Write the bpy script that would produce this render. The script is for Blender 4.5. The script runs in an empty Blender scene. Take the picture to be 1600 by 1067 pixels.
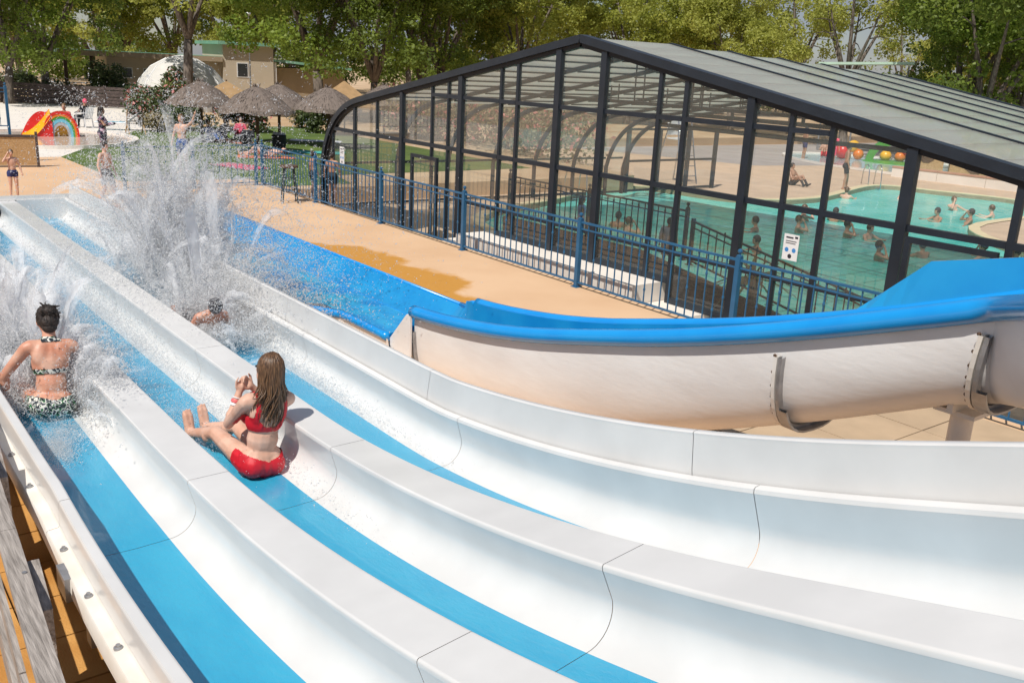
import bpy, bmesh, math, random
import numpy as np
from mathutils import Vector, Matrix

R = random.Random(11)
rng = np.random.default_rng(11)
S = bpy.context.scene
COL = S.collection

# ------------------------------------------------------------------ camera, sky, sun, exposure
F_PX, CAM_H = 1450.0, 3.5
ROLL = math.atan(0.05)
PITCH = math.atan((533.5 - 105.0) * math.cos(ROLL) / F_PX)
AZ = math.radians(38.0863)
_fw = Vector((-math.cos(AZ) * math.cos(PITCH), math.sin(AZ) * math.cos(PITCH), -math.sin(PITCH)))
_r0 = Vector((math.sin(AZ), math.cos(AZ), 0))
_u0 = _r0.cross(_fw)
_R = _r0 * math.cos(ROLL) + _u0 * math.sin(ROLL)
_U = -_r0 * math.sin(ROLL) + _u0 * math.cos(ROLL)
cam_d = bpy.data.cameras.new('camera')
cam_d.sensor_width = 36.0
cam_d.lens = 36.0 * F_PX / 1600.0
cam_d.clip_start = 0.05
cam_d.clip_end = 2000
cam = bpy.data.objects.new('camera', cam_d)
COL.objects.link(cam)
cam.matrix_world = Matrix(((_R.x, _U.x, -_fw.x, 0), (_R.y, _U.y, -_fw.y, 0), (_R.z, _U.z, -_fw.z, CAM_H), (0, 0, 0, 1)))
S.camera = cam

SUN = Vector((0.25, -0.50, 0.83)).normalized()          # towards the sun
world = bpy.data.worlds.new('World')
S.world = world
world.use_nodes = True
wn, wl = world.node_tree.nodes, world.node_tree.links
wn.clear()
sky = wn.new('ShaderNodeTexSky')
sky.sky_type = 'NISHITA'
sky.sun_disc = False
sky.sun_elevation = math.asin(SUN.z)
sky.sun_rotation = math.atan2(SUN.x, SUN.y)
sky.dust_density = 0.5
sky.air_density = 1.0
bg = wn.new('ShaderNodeBackground')
bg.inputs['Strength'].default_value = 0.085
# thin high cloud veil over the whole sky
tc = wn.new('ShaderNodeTexCoord')
mp = wn.new('ShaderNodeMapping')
mp.inputs['Scale'].default_value = (1, 1, 3.5)
nz = wn.new('ShaderNodeTexNoise')
nz.inputs['Scale'].default_value = 3.2
nz.inputs['Detail'].default_value = 7
cr = wn.new('ShaderNodeValToRGB')
cr.color_ramp.elements[0].position = 0.36
cr.color_ramp.elements[1].position = 0.66
cmx = wn.new('ShaderNodeMixRGB')
cmx.inputs['Color2'].default_value = (3.6, 3.9, 4.9, 1)
out = wn.new('ShaderNodeOutputWorld')
wl.new(tc.outputs['Generated'], mp.inputs['Vector'])
wl.new(mp.outputs['Vector'], nz.inputs['Vector'])
wl.new(nz.outputs['Fac'], cr.inputs['Fac'])
wl.new(cr.outputs['Color'], cmx.inputs['Fac'])
wl.new(sky.outputs['Color'], cmx.inputs['Color1'])
wl.new(cmx.outputs['Color'], bg.inputs['Color'])
wl.new(bg.outputs['Background'], out.inputs['Surface'])

sun_d = bpy.data.lights.new('sun', 'SUN')
sun_d.energy = 4.9
sun_d.angle = math.radians(0.53)
sun_d.color = (1.0, 0.955, 0.88)
sun = bpy.data.objects.new('sun', sun_d)
COL.objects.link(sun)
sun.rotation_euler = SUN.to_track_quat('Z', 'Y').to_euler()
sun.location = (0, 0, 40)

S.view_settings.view_transform = 'Standard'
S.view_settings.look = 'None'
S.view_settings.exposure = -0.15
S.view_settings.gamma = 1.0
S.view_settings.use_curve_mapping = False
S.render.engine = 'CYCLES'
S.cycles.use_denoising = True
S.cycles.max_bounces = 28
S.cycles.diffuse_bounces = 24
S.cycles.glossy_bounces = 3
S.cycles.transmission_bounces = 4
S.cycles.transparent_max_bounces = 160
S.cycles.caustics_reflective = False
S.cycles.caustics_refractive = False


# ------------------------------------------------------------------ materials
def srgb(r, g, b):
    f = lambda c: (c / 255 / 12.92) if c / 255 <= 0.04045 else ((c / 255 + 0.055) / 1.055) ** 2.4
    return (f(r), f(g), f(b))


def M(name, c, rough=0.5, var=0.12, scale=4.0, bump=0.0, bscale=60.0, metal=0.0, spec=0.5, c2=None, stretch=None,
      lo=0.35, hi=0.65, trans=0.0, detail=4, coat=0.0):
    m = bpy.data.materials.new(name)
    m.use_nodes = True
    n, l = m.node_tree.nodes, m.node_tree.links
    b = n['Principled BSDF']
    b.inputs['Roughness'].default_value = rough
    b.inputs['Metallic'].default_value = metal
    b.inputs['Specular IOR Level'].default_value = spec
    b.inputs['Coat Weight'].default_value = coat
    t = n.new('ShaderNodeNewGeometry')
    mpn = n.new('ShaderNodeMapping')
    if stretch:
        mpn.inputs['Scale'].default_value = stretch
    l.new(t.outputs['Position'], mpn.inputs['Vector'])
    no = n.new('ShaderNodeTexNoise')
    no.inputs['Scale'].default_value = scale
    no.inputs['Detail'].default_value = detail
    l.new(mpn.outputs['Vector'], no.inputs['Vector'])
    ra = n.new('ShaderNodeValToRGB')
    ra.color_ramp.elements[0].position = lo
    ra.color_ramp.elements[1].position = hi
    if c2 is None:
        c1 = tuple(max(0, x * (1 - var)) for x in c)
        c2 = tuple(min(1, x * (1 + var)) for x in c)
    else:
        c1 = c
    ra.color_ramp.elements[0].color = (*c1, 1)
    ra.color_ramp.elements[1].color = (*c2, 1)
    l.new(no.outputs['Fac'], ra.inputs['Fac'])
    l.new(ra.outputs['Color'], b.inputs['Base Color'])
    if bump:
        bn = n.new('ShaderNodeTexNoise')
        bn.inputs['Scale'].default_value = bscale
        bn.inputs['Detail'].default_value = 5
        l.new(mpn.outputs['Vector'], bn.inputs['Vector'])
        bu = n.new('ShaderNodeBump')
        bu.inputs['Strength'].default_value = bump
        bu.inputs['Distance'].default_value = 0.01
        l.new(bn.outputs['Fac'], bu.inputs['Height'])
        l.new(bu.outputs['Normal'], b.inputs['Normal'])
    if trans:
        tr = n.new('ShaderNodeBsdfTranslucent')
        l.new(ra.outputs['Color'], tr.inputs['Color'])
        mx = n.new('ShaderNodeMixShader')
        mx.inputs['Fac'].default_value = trans
        l.new(b.outputs['BSDF'], mx.inputs[1])
        l.new(tr.outputs['BSDF'], mx.inputs[2])
        l.new(mx.outputs['Shader'], n['Material Output'].inputs['Surface'])
    return m


def glass_mat(name, tint, refl=1.0, milk=0.0, milk_c=(0.6, 0.6, 0.55)):
    """thin pane: clear transmission, Fresnel reflection, optional milky diffuse share"""
    m = bpy.data.materials.new(name)
    m.use_nodes = True
    n, l = m.node_tree.nodes, m.node_tree.links
    n.remove(n['Principled BSDF'])
    t = n.new('ShaderNodeBsdfTransparent')
    t.inputs['Color'].default_value = (*tint, 1)
    g = n.new('ShaderNodeBsdfGlossy')
    g.inputs['Roughness'].default_value = 0.02
    fr = n.new('ShaderNodeFresnel')
    fr.inputs['IOR'].default_value = 1.45
    mu = n.new('ShaderNodeMath')
    mu.operation = 'MULTIPLY'
    mu.inputs[1].default_value = refl
    l.new(fr.outputs['Fac'], mu.inputs[0])
    mx = n.new('ShaderNodeMixShader')
    l.new(mu.outputs['Value'], mx.inputs['Fac'])
    l.new(t.outputs['BSDF'], mx.inputs[1])
    l.new(g.outputs['BSDF'], mx.inputs[2])
    last = mx
    if milk:
        d = n.new('ShaderNodeBsdfDiffuse')
        d.inputs['Color'].default_value = (*milk_c, 1)
        tr = n.new('ShaderNodeBsdfTranslucent')
        tr.inputs['Color'].default_value = (*milk_c, 1)
        dm = n.new('ShaderNodeMixShader')
        dm.inputs['Fac'].default_value = 0.6
        l.new(d.outputs['BSDF'], dm.inputs[1])
        l.new(tr.outputs['BSDF'], dm.inputs[2])
        m2 = n.new('ShaderNodeMixShader')
        m2.inputs['Fac'].default_value = milk
        l.new(mx.outputs['Shader'], m2.inputs[1])
        l.new(dm.outputs['Shader'], m2.inputs[2])
        last = m2
    l.new(last.outputs['Shader'], n['Material Output'].inputs['Surface'])
    return m


def water_mat(name, c, c2, scale=1.5, bump=0.35, bscale=3.0, rough=0.06):
    m = M(name, c, rough=rough, c2=c2, scale=scale, spec=0.5)
    n, l = m.node_tree.nodes, m.node_tree.links
    b = n['Principled BSDF']
    geo = [x for x in n if x.type == 'NEW_GEOMETRY'][0]
    a = n.new('ShaderNodeTexNoise')
    a.inputs['Scale'].default_value = bscale
    a.inputs['Detail'].default_value = 4
    a.inputs['Distortion'].default_value = 0.8
    l.new(geo.outputs['Position'], a.inputs['Vector'])
    bu = n.new('ShaderNodeBump')
    bu.inputs['Strength'].default_value = bump
    bu.inputs['Distance'].default_value = 0.06
    l.new(a.outputs['Fac'], bu.inputs['Height'])
    l.new(bu.outputs['Normal'], b.inputs['Normal'])
    return m


WHITE = M('white_gelcoat', (0.69, 0.68, 0.665), rough=0.28, var=0.045, scale=2.3, coat=0.3)
WHITE_OLD = M('aged_white_gelcoat', (0.72, 0.66, 0.58), rough=0.45, c2=(0.80, 0.77, 0.73), scale=3.0, bump=0.08, bscale=30)
SHELL = M('shell_white', (0.74, 0.71, 0.69), rough=0.42, c2=(0.84, 0.83, 0.82), scale=1.6, bump=0.25, bscale=14, stretch=(0.5, 1, 1.5), lo=0.3, hi=0.6)
LANE_BLUE = M('lane_blue', (0.022, 0.33, 0.55), rough=0.16, c2=(0.040, 0.39, 0.60), scale=3.0, bump=0.40, bscale=38, coat=0.7, stretch=(0.4, 1, 1))
FLUME_BLUE = M('flume_blue', (0.008, 0.24, 0.56), rough=0.2, c2=(0.016, 0.31, 0.62), scale=1.8, coat=0.4)
LIP_BLUE = M('lip_blue', (0.006, 0.27, 0.70), rough=0.22, c2=(0.010, 0.31, 0.74), scale=2.0, coat=0.3)
STEEL = M('galvanised_steel', (0.36, 0.36, 0.37), rough=0.45, var=0.15, scale=12, metal=0.6)
RUST = M('rusty_bolt', (0.09, 0.05, 0.03), rough=0.8, var=0.4, scale=60)
ANTHRACITE = M('anthracite_aluminium', (0.017, 0.023, 0.033), rough=0.40, spec=0.45, var=0.15, scale=3)
BLACK = M('black_rubber_and_gap_shade', (0.008, 0.008, 0.010), rough=0.6, var=0.1)
RAIL_BLUE = M('railing_blue_paint', (0.022, 0.115, 0.24), rough=0.36, var=0.10, scale=5)
RAIL_DARK = M('dark_railing_paint', (0.015, 0.04, 0.06), rough=0.4, var=0.1)
WOOD_GREY = M('weathered_wood', (0.19, 0.165, 0.145), rough=0.85, c2=(0.46, 0.41, 0.37), scale=6, stretch=(0.7, 9, 9), bump=0.7, bscale=14, lo=0.3, hi=0.7, detail=8)
WOOD_DARK = M('dark_plank_wood', (0.040, 0.028, 0.026), rough=0.85, c2=(0.115, 0.085, 0.075), scale=3, stretch=(5, 0.8, 8), bump=0.5, bscale=20)
WOOD_BROWN = M('brown_clad_wood', (0.055, 0.030, 0.018), rough=0.8, c2=(0.14, 0.085, 0.055), scale=5, stretch=(0.8, 6, 8), bump=0.5, bscale=20)
WOOD_TAN = M('tan_wood', (0.38, 0.23, 0.10), rough=0.75, c2=(0.52, 0.34, 0.17), scale=4, stretch=(1, 6, 6), bump=0.3)
THATCH = M('heather_thatch', (0.10, 0.075, 0.06), rough=0.95, c2=(0.29, 0.235, 0.20), scale=14, stretch=(6, 6, 0.7), bump=1.0, bscale=30, lo=0.3, hi=0.7, detail=8)
BARK = M('bark', (0.07, 0.055, 0.045), rough=0.95, c2=(0.22, 0.18, 0.15), scale=5, stretch=(3, 3, 0.6), bump=1.0, bscale=10)
LEAVES = [
    M('leaf_olive', (0.23, 0.27, 0.035), rough=0.5, c2=(0.48, 0.50, 0.10), scale=0.9, trans=0.55, lo=0.3, hi=0.7),
    M('leaf_green', (0.14, 0.22, 0.03), rough=0.5, c2=(0.34, 0.44, 0.07), scale=0.9, trans=0.55, lo=0.3, hi=0.7),
    M('leaf_yellow_green', (0.30, 0.33, 0.05), rough=0.5, c2=(0.56, 0.57, 0.14), scale=0.9, trans=0.55, lo=0.3, hi=0.7),
    M('leaf_dark', (0.10, 0.15, 0.025), rough=0.5, c2=(0.25, 0.32, 0.05), scale=0.9, trans=0.55, lo=0.3, hi=0.7),
]
LEAF_SHRUB = M('leaf_shrub', (0.035, 0.060, 0.016), rough=0.5, c2=(0.10, 0.135, 0.040), scale=2.5, trans=0.25)
LEAF_DRY = M('leaf_dry', (0.19, 0.155, 0.075), rough=0.7, c2=(0.30, 0.25, 0.13), scale=2.5, trans=0.2)
LEAF_YUCCA = M('leaf_yucca', (0.16, 0.20, 0.05), rough=0.4, c2=(0.32, 0.34, 0.10), scale=3, trans=0.2)
PETAL_PINK = M('petal_pink', (0.55, 0.16, 0.15), rough=0.6, c2=(0.72, 0.33, 0.28), scale=3, trans=0.3)
PETAL_WHITE = M('petal_white', (0.78, 0.76, 0.70), rough=0.6, var=0.08, trans=0.3)
GRASS = M('turf', (0.060, 0.105, 0.018), rough=0.9, c2=(0.115, 0.170, 0.030), scale=0.7, bump=0.8, bscale=40)
SAND = M('dry_ground', (0.42, 0.27, 0.15), rough=0.95, c2=(0.60, 0.44, 0.28), scale=0.25, bump=0.4, bscale=6)
STUCCO = M('beige_stucco', (0.55, 0.47, 0.36), rough=0.9, var=0.06, scale=0.6, bump=0.2)
STUCCO_DARK = M('ochre_stucco', (0.36, 0.28, 0.19), rough=0.9, var=0.08, scale=0.6, bump=0.2)
ROOF_GREEN = M('green_roof_sheet', (0.20, 0.40, 0.29), rough=0.5, var=0.12, scale=0.8)
CONCRETE = M('pale_concrete', (0.58, 0.42, 0.29), rough=0.85, var=0.07, scale=1.5, bump=0.2)
CONCRETE_W = M('white_concrete', (0.76, 0.70, 0.63), rough=0.85, var=0.05, scale=1.0, bump=0.2)
GREY_DECK = M('grey_paving', (0.36, 0.32, 0.30), rough=0.85, var=0.10, scale=0.8, bump=0.2)
PAVER_OCHRE = M('ochre_paver', (0.48, 0.215, 0.045), rough=0.8, c2=(0.62, 0.32, 0.09), scale=2.5, bump=0.5, bscale=70)
PAVER_TAN = M('tan_paver', (0.50, 0.36, 0.23), rough=0.85, var=0.08, scale=2.0, bump=0.3)
JOINT = M('paver_joint', (0.12, 0.075, 0.035), rough=0.95, var=0.2)
TENT_TAN = M('tan_canvas', (0.46, 0.29, 0.14), rough=0.8, var=0.08, trans=0.2)
PLASTIC_W = M('white_plastic', (0.78, 0.78, 0.78), rough=0.4, var=0.03)
RED_P = M('red_plastic', (0.62, 0.020, 0.018), rough=0.3, var=0.08, coat=0.2)
YEL_P = M('yellow_plastic', (0.80, 0.42, 0.015), rough=0.3, var=0.08, coat=0.2)
ORA_P = M('orange_plastic', (0.72, 0.19, 0.015), rough=0.3, var=0.08)
GRN_P = M('green_plastic', (0.06, 0.30, 0.04), rough=0.35, var=0.12)
CYA_P = M('sky_blue_plastic', (0.16, 0.50, 0.66), rough=0.35, var=0.08)
GRY_P = M('grey_plastic', (0.40, 0.42, 0.45), rough=0.4, var=0.1)
TOWEL_R = M('red_towel', (0.50, 0.06, 0.10), rough=0.95, c2=(0.62, 0.14, 0.22), scale=9)
TOWEL_T = M('teal_towel', (0.06, 0.36, 0.32), rough=0.95, var=0.15, scale=9)
TOWEL_W = M('pale_towel', (0.62, 0.64, 0.70), rough=0.95, var=0.1, scale=9)
TOWEL_O = M('coral_towel', (0.66, 0.22, 0.12), rough=0.95, var=0.15, scale=9)
SKIN = M('skin_fair', (0.60, 0.335, 0.235), rough=0.5, c2=(0.72, 0.46, 0.35), scale=7.0, spec=0.4, bump=0.2, bscale=110)
SKIN_RED = M('skin_sunburnt', (0.56, 0.225, 0.135), rough=0.42, c2=(0.72, 0.42, 0.30), scale=6.5, spec=0.5, bump=0.25, bscale=110)
SKIN_TAN = M('skin_tanned', (0.36, 0.185, 0.115), rough=0.42, c2=(0.46, 0.255, 0.165), scale=3.0, spec=0.45)
HAIR_BROWN = M('hair_brown', (0.035, 0.016, 0.008), rough=0.4, c2=(0.20, 0.105, 0.050), scale=18, stretch=(5, 5, 0.5), lo=0.3, hi=0.7)
HAIR_DARK = M('hair_dark', (0.010, 0.007, 0.006), rough=0.55, c2=(0.045, 0.03, 0.024), scale=45, bump=1.0, bscale=90)
HAIR_LIGHT = M('hair_light', (0.16, 0.085, 0.035), rough=0.45, var=0.3, scale=14)
RED_CLOTH = M('red_swim_fabric', (0.56, 0.006, 0.018), rough=0.55, var=0.10, scale=20)
NAVY_CLOTH = M('navy_fabric', (0.020, 0.028, 0.12), rough=0.7, var=0.15, scale=20)
DARK_CLOTH = M('dark_fabric', (0.016, 0.018, 0.024), rough=0.75, var=0.2, scale=20)
PINK_CLOTH = M('pink_fabric', (0.80, 0.10, 0.18), rough=0.8, var=0.1)
BLUE_CLOTH = M('blue_fabric', (0.05, 0.12, 0.36), rough=0.8, var=0.2)
PAPER = M('paper', (0.80, 0.80, 0.80), rough=0.6, var=0.02)
INK = M('ink', (0.03, 0.03, 0.04), rough=0.6, var=0.02)
INK_B = M('blue_ink', (0.05, 0.25, 0.60), rough=0.6, var=0.02)
FACE_DARK = M('eye_dark', (0.015, 0.010, 0.008), rough=0.3, var=0.02)
LIP_SKIN = M('lip_skin', (0.42, 0.12, 0.10), rough=0.45, var=0.05)
CLEAR = glass_mat('clear_pane', (0.95, 0.965, 0.96), refl=2.4, milk=0.10, milk_c=(0.75, 0.72, 0.68))  # milk paints in the warm haze that the panes reflect
SIDE_PANE = glass_mat('clear_polycarbonate', (0.93, 0.93, 0.91), refl=0.10, milk=0.08, milk_c=(0.6, 0.55, 0.5))
ROOF_PANE = glass_mat('opal_polycarbonate', (0.90, 0.90, 0.87), refl=0.6, milk=0.42, milk_c=(0.86, 0.83, 0.76))
POOL = water_mat('pool_water', (0.10, 0.68, 0.61), (0.20, 0.84, 0.77), scale=0.5, bump=0.30, bscale=2.6)
SHALLOW = water_mat('shallow_water', (0.40, 0.58, 0.60), (0.58, 0.68, 0.66), scale=0.5, bump=0.2, bscale=2.5)
BEIGE_WATER = water_mat('beige_shallow_water', (0.66, 0.52, 0.42), (0.72, 0.60, 0.52), scale=0.5, bump=0.15, bscale=2.5)


def mottled(name, cols, scale=22.0):
    """printed cloth: hard-edged blotches of several colours"""
    m = M(name, cols[0], rough=0.6, scale=scale, detail=1)
    ra = [x for x in m.node_tree.nodes if x.type == 'VALTORGB'][0].color_ramp
    ra.interpolation = 'CONSTANT'
    ra.elements[0].position = 0.0
    ra.elements[0].color = (*cols[0], 1)
    ra.elements[1].position = 0.62
    ra.elements[1].color = (*cols[-1], 1)
    pos = [0.42, 0.47, 0.52, 0.57]
    for p, c in zip(pos, cols[1:-1]):
        e = ra.elements.new(p)
        e.color = (*c, 1)
    return m


LEAF_PRINT = mottled('leaf_print_fabric', [(0.015, 0.03, 0.03), (0.02, 0.16, 0.05), (0.75, 0.73, 0.66), (0.02, 0.03, 0.04), (0.72, 0.70, 0.62)], 17)
FLORAL = mottled('floral_fabric', [(0.012, 0.012, 0.03), (0.014, 0.012, 0.035), (0.03, 0.02, 0.06), (0.42, 0.20, 0.30), (0.5, 0.4, 0.45)], 9)
DOT_CAP = mottled('speckled_cloth', [(0.01, 0.01, 0.015), (0.4, 0.4, 0.42), (0.01, 0.01, 0.015), (0.5, 0.5, 0.5)], 35)


def deck_material():
    """beige resin deck with ochre wet patches of their own shape beside the flume"""
    m = M('beige_deck', srgb(232, 196, 158), rough=0.85, scale=0.7, bump=0.25, bscale=90)
    n, l = m.node_tree.nodes, m.node_tree.links
    b = n['Principled BSDF']
    ra = [x for x in n if x.type == 'VALTORGB'][0]
    ra.color_ramp.elements[0].color = (0.64, 0.41, 0.242, 1)
    ra.color_ramp.elements[1].color = (0.70, 0.465, 0.285, 1)
    geo = [x for x in n if x.type == 'NEW_GEOMETRY'][0]
    sep = n.new('ShaderNodeSeparateXYZ')
    l.new(geo.outputs['Position'], sep.inputs['Vector'])
    ns = n.new('ShaderNodeTexNoise')
    ns.inputs['Scale'].default_value = 0.9
    ns.inputs['Detail'].default_value = 5
    l.new(geo.outputs['Position'], ns.inputs['Vector'])

    def math_(op, a, bb=None):
        x = n.new('ShaderNodeMath')
        x.operation = op
        for i, v in enumerate((a, bb)):
            if v is None:
                continue
            if isinstance(v, (int, float)):
                x.inputs[i].default_value = v
            else:
                l.new(v, x.inputs[i])
        return x.outputs['Value']

    def blob(cx, cy, rx, ry):
        dx = math_('DIVIDE', math_('SUBTRACT', sep.outputs['X'], cx), rx)
        dy = math_('DIVIDE', math_('SUBTRACT', sep.outputs['Y'], cy), ry)
        d = math_('SQRT', math_('ADD', math_('MULTIPLY', dx, dx), math_('MULTIPLY', dy, dy)))
        return math_('SUBTRACT', 1.0, d)
    m1 = math_('MAXIMUM', blob(-13.8, 7.2, 3.5, 1.65), blob(-10.1, 7.55, 0.65, 0.25))
    m1 = math_('MAXIMUM', m1, blob(-9.9, 8.1, 0.8, 0.13))
    m1 = math_('MAXIMUM', m1, blob(-5.0, -1.0, 9.0, 2.2))
    m1 = math_('MAXIMUM', m1, math_('SUBTRACT', math_('MINIMUM', blob(-17.0, 7.6, 9.0, 3.2), 0.25), 0.47))
    v = math_('ADD', m1, math_('MULTIPLY', math_('SUBTRACT', ns.outputs['Fac'], 0.5), 1.1))
    st = n.new('ShaderNodeMapRange')
    st.inputs['From Min'].default_value = -0.02
    st.inputs['From Max'].default_value = 0.10
    l.new(v, st.inputs['Value'])
    mx = n.new('ShaderNodeMixRGB')
    mx.inputs['Color2'].default_value = (0.60, 0.285, 0.048, 1)
    l.new(st.outputs['Result'], mx.inputs['Fac'])
    l.new(ra.outputs['Color'], mx.inputs['Color1'])
    l.new(mx.outputs['Color'], b.inputs['Base Color'])
    rr = n.new('ShaderNodeMapRange')
    rr.inputs['To Min'].default_value = 0.85
    rr.inputs['To Max'].default_value = 0.45
    l.new(st.outputs['Result'], rr.inputs['Value'])
    l.new(rr.outputs['Result'], b.inputs['Roughness'])
    return m


DECK = deck_material()


# ------------------------------------------------------------------ mesh helpers
class MB:
    def __init__(self):
        self.v, self.f, self.mi = [], [], []

    def add(self, vs, fs, mi=0):
        o = len(self.v)
        self.v.extend([tuple(x) for x in vs])
        self.f.extend([tuple(i + o for i in f) for f in fs])
        self.mi.extend([mi] * len(fs))
        return self

    def box(self, x0, x1, y0, y1, z0, z1, mi=0):
        v = [(x0, y0, z0), (x1, y0, z0), (x1, y1, z0), (x0, y1, z0), (x0, y0, z1), (x1, y0, z1), (x1, y1, z1), (x0, y1, z1)]
        return self.add(v, [(0, 3, 2, 1), (4, 5, 6, 7), (0, 1, 5, 4), (1, 2, 6, 5), (2, 3, 7, 6), (3, 0, 4, 7)], mi)

    def beam(self, p0, p1, w, h, up=(0, 0, 1), mi=0):
        p0, p1 = Vector(p0), Vector(p1)
        d = (p1 - p0).normalized()
        s = d.cross(Vector(up))
        if s.length < 1e-5:
            s = d.cross(Vector((1, 0, 0)))
        s.normalize()
        u = s.cross(d)
        v = []
        for p in (p0, p1):
            for a, b in ((-1, -1), (1, -1), (1, 1), (-1, 1)):
                v.append(p + s * (a * w / 2) + u * (b * h / 2))
        return self.add(v, [(0, 1, 2, 3), (7, 6, 5, 4), (0, 4, 5, 1), (1, 5, 6, 2), (2, 6, 7, 3), (3, 7, 4, 0)], mi)

    def tube(self, pts, rad, n=8, mi=0, closed_ends=True):
        pts = [Vector(p) for p in pts]
        if not hasattr(rad, '__len__'):
            rad = [rad] * len(pts)
        prev = None
        rings = []
        for i, p in enumerate(pts):
            d = (pts[min(i + 1, len(pts) - 1)] - pts[max(i - 1, 0)])
            d.normalize()
            if prev is None:
                a = Vector((0, 0, 1)) if abs(d.z) < 0.9 else Vector((1, 0, 0))
                s = d.cross(a).normalized()
            else:
                s = (prev - d * prev.dot(d)).normalized()
            prev = s
            t = d.cross(s)
            rings.append([p + (s * math.cos(2 * math.pi * k / n) + t * math.sin(2 * math.pi * k / n)) * rad[i] for k in range(n)])
        v = [q for r in rings for q in r]
        f = []
        for i in range(len(pts) - 1):
            for k in range(n):
                k2 = (k + 1) % n
                f.append((i * n + k, (i + 1) * n + k, (i + 1) * n + k2, i * n + k2))
        if closed_ends:
            f.append(tuple(range(n)))
            f.append(tuple(reversed(range((len(pts) - 1) * n, len(pts) * n))))
        return self.add(v, f, mi)

    def ell(self, c, r, rot=None, seg=12, rings=8, mi=0):
        c = Vector(c)
        if not hasattr(r, '__len__'):
            r = (r, r, r)
        v, f = [], []
        for i in range(1, rings):
            th = math.pi * i / rings
            for k in range(seg):
                ph = 2 * math.pi * k / seg
                q = Vector((r[0] * math.sin(th) * math.cos(ph), r[1] * math.sin(th) * math.sin(ph), r[2] * math.cos(th)))
                v.append(c + (rot @ q if rot else q))
        top = Vector((0, 0, r[2]))
        v.append(c + (rot @ top if rot else top))
        v.append(c - (rot @ top if rot else top))
        nt, nb = len(v) - 2, len(v) - 1
        for i in range(rings - 2):
            for k in range(seg):
                k2 = (k + 1) % seg
                f.append((i * seg + k, (i + 1) * seg + k, (i + 1) * seg + k2, i * seg + k2))
        for k in range(seg):
            k2 = (k + 1) % seg
            f.append((nt, k, k2))
            f.append((nb, (rings - 2) * seg + k2, (rings - 2) * seg + k))
        return self.add(v, f, mi)

    def lathe(self, prof, c=(0, 0, 0), n=16, mi=0):
        """prof: (radius, z) pairs"""
        v, f = [], []
        for r, z in prof:
            for k in range(n):
                a = 2 * math.pi * k / n
                v.append((c[0] + r * math.cos(a), c[1] + r * math.sin(a), c[2] + z))
        for i in range(len(prof) - 1):
            for k in range(n):
                k2 = (k + 1) % n
                f.append((i * n + k, i * n + k2, (i + 1) * n + k2, (i + 1) * n + k))
        return self.add(v, f, mi)

    def prism(self, poly, fn, d0, d1, mi=0):
        """extrude 2-D polygon; fn(a, b, d) -> 3-D point"""
        n = len(poly)
        v = [fn(a, b, d0) for a, b in poly] + [fn(a, b, d1) for a, b in poly]
        f = [tuple(range(n)), tuple(reversed(range(n, 2 * n)))]
        for k in range(n):
            k2 = (k + 1) % n
            f.append((k, n + k, n + k2, k2))
        return self.add(v, f, mi)

    def strip(self, rows, mi=0):
        """grid of points rows[i][j]"""
        m = len(rows[0])
        v = [p for r in rows for p in r]
        f = []
        for i in range(len(rows) - 1):
            for j in range(m - 1):
                f.append((i * m + j, i * m + j + 1, (i + 1) * m + j + 1, (i + 1) * m + j))
        return self.add(v, f, mi)

    def build(self, name, mats, parent=None, smooth=False, fix=True):
        me = bpy.data.meshes.new(name)
        off = Vector(parent.location) if parent is not None else Vector((0, 0, 0))
        if parent is not None and parent.parent is not None:
            off = off + Vector(parent.parent.location)
        me.from_pydata([tuple(Vector(x) - off) for x in self.v], [], self.f)
        if not isinstance(mats, (list, tuple)):
            mats = [mats]
        for m in mats:
            me.materials.append(m)
        if len(mats) > 1:
            me.polygons.foreach_set('material_index', self.mi)
        if fix:
            bm = bmesh.new()
            bm.from_mesh(me)
            bmesh.ops.recalc_face_normals(bm, faces=bm.faces)
            bm.to_mesh(me)
            bm.free()
        if smooth:
            me.shade_smooth()
            if smooth == 'auto':
                me.set_sharp_from_angle(angle=math.radians(38))
        me.update()
        return link(name, me, parent)


def link(name, me, parent=None):
    o = bpy.data.objects.new(name, me)
    COL.objects.link(o)
    if parent is not None:
        o.parent = parent
    return o


def tag(o, label, cat, group=None):
    o['label'] = label
    o['category'] = cat
    if group:
        o['group'] = group
    return o


def thing(name, label, cat, loc=(0, 0, 0), group=None):
    o = bpy.data.objects.new(name, None)
    o.empty_display_size = 0.2
    COL.objects.link(o)
    o.location = loc
    return tag(o, label, cat, group)


def structure(o):
    o['kind'] = 'structure'
    return o


def stuff(o):
    o['kind'] = 'stuff'
    return o


def copy_tree(src, loc, rotz=0.0, label=None, scale=None):
    c = src.copy()
    COL.objects.link(c)
    c.location = loc
    c.rotation_euler = (0, 0, rotz)
    if scale:
        c.scale = scale
    if label:
        c['label'] = label
    for ch in src.children:
        k = ch.copy()
        COL.objects.link(k)
        k.parent = c
        for g in ch.children:
            q = g.copy()
            COL.objects.link(q)
            q.parent = k
    return c


def sheet(name, poly, z, mat, thick=0.0):
    mb = MB()
    if thick:
        mb.prism(poly, lambda a, b, d: (a, b, d), z - thick, z)
    else:
        mb.add([(x, y, z) for x, y in poly], [tuple(range(len(poly)))])
    return structure(mb.build(name, mat))


def smooth_poly(pts, n=6):
    """closed Catmull-Rom through pts"""
    out = []
    m = len(pts)
    for i in range(m):
        p0, p1, p2, p3 = (np.array(pts[(i + k - 1) % m], float) for k in range(4))
        for j in range(n):
            t = j / n
            out.append(tuple(0.5 * ((2 * p1) + (-p0 + p2) * t + (2 * p0 - 5 * p1 + 4 * p2 - p3) * t * t + (-p0 + 3 * p1 - 3 * p2 + p3) * t ** 3)))
    return out


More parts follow.
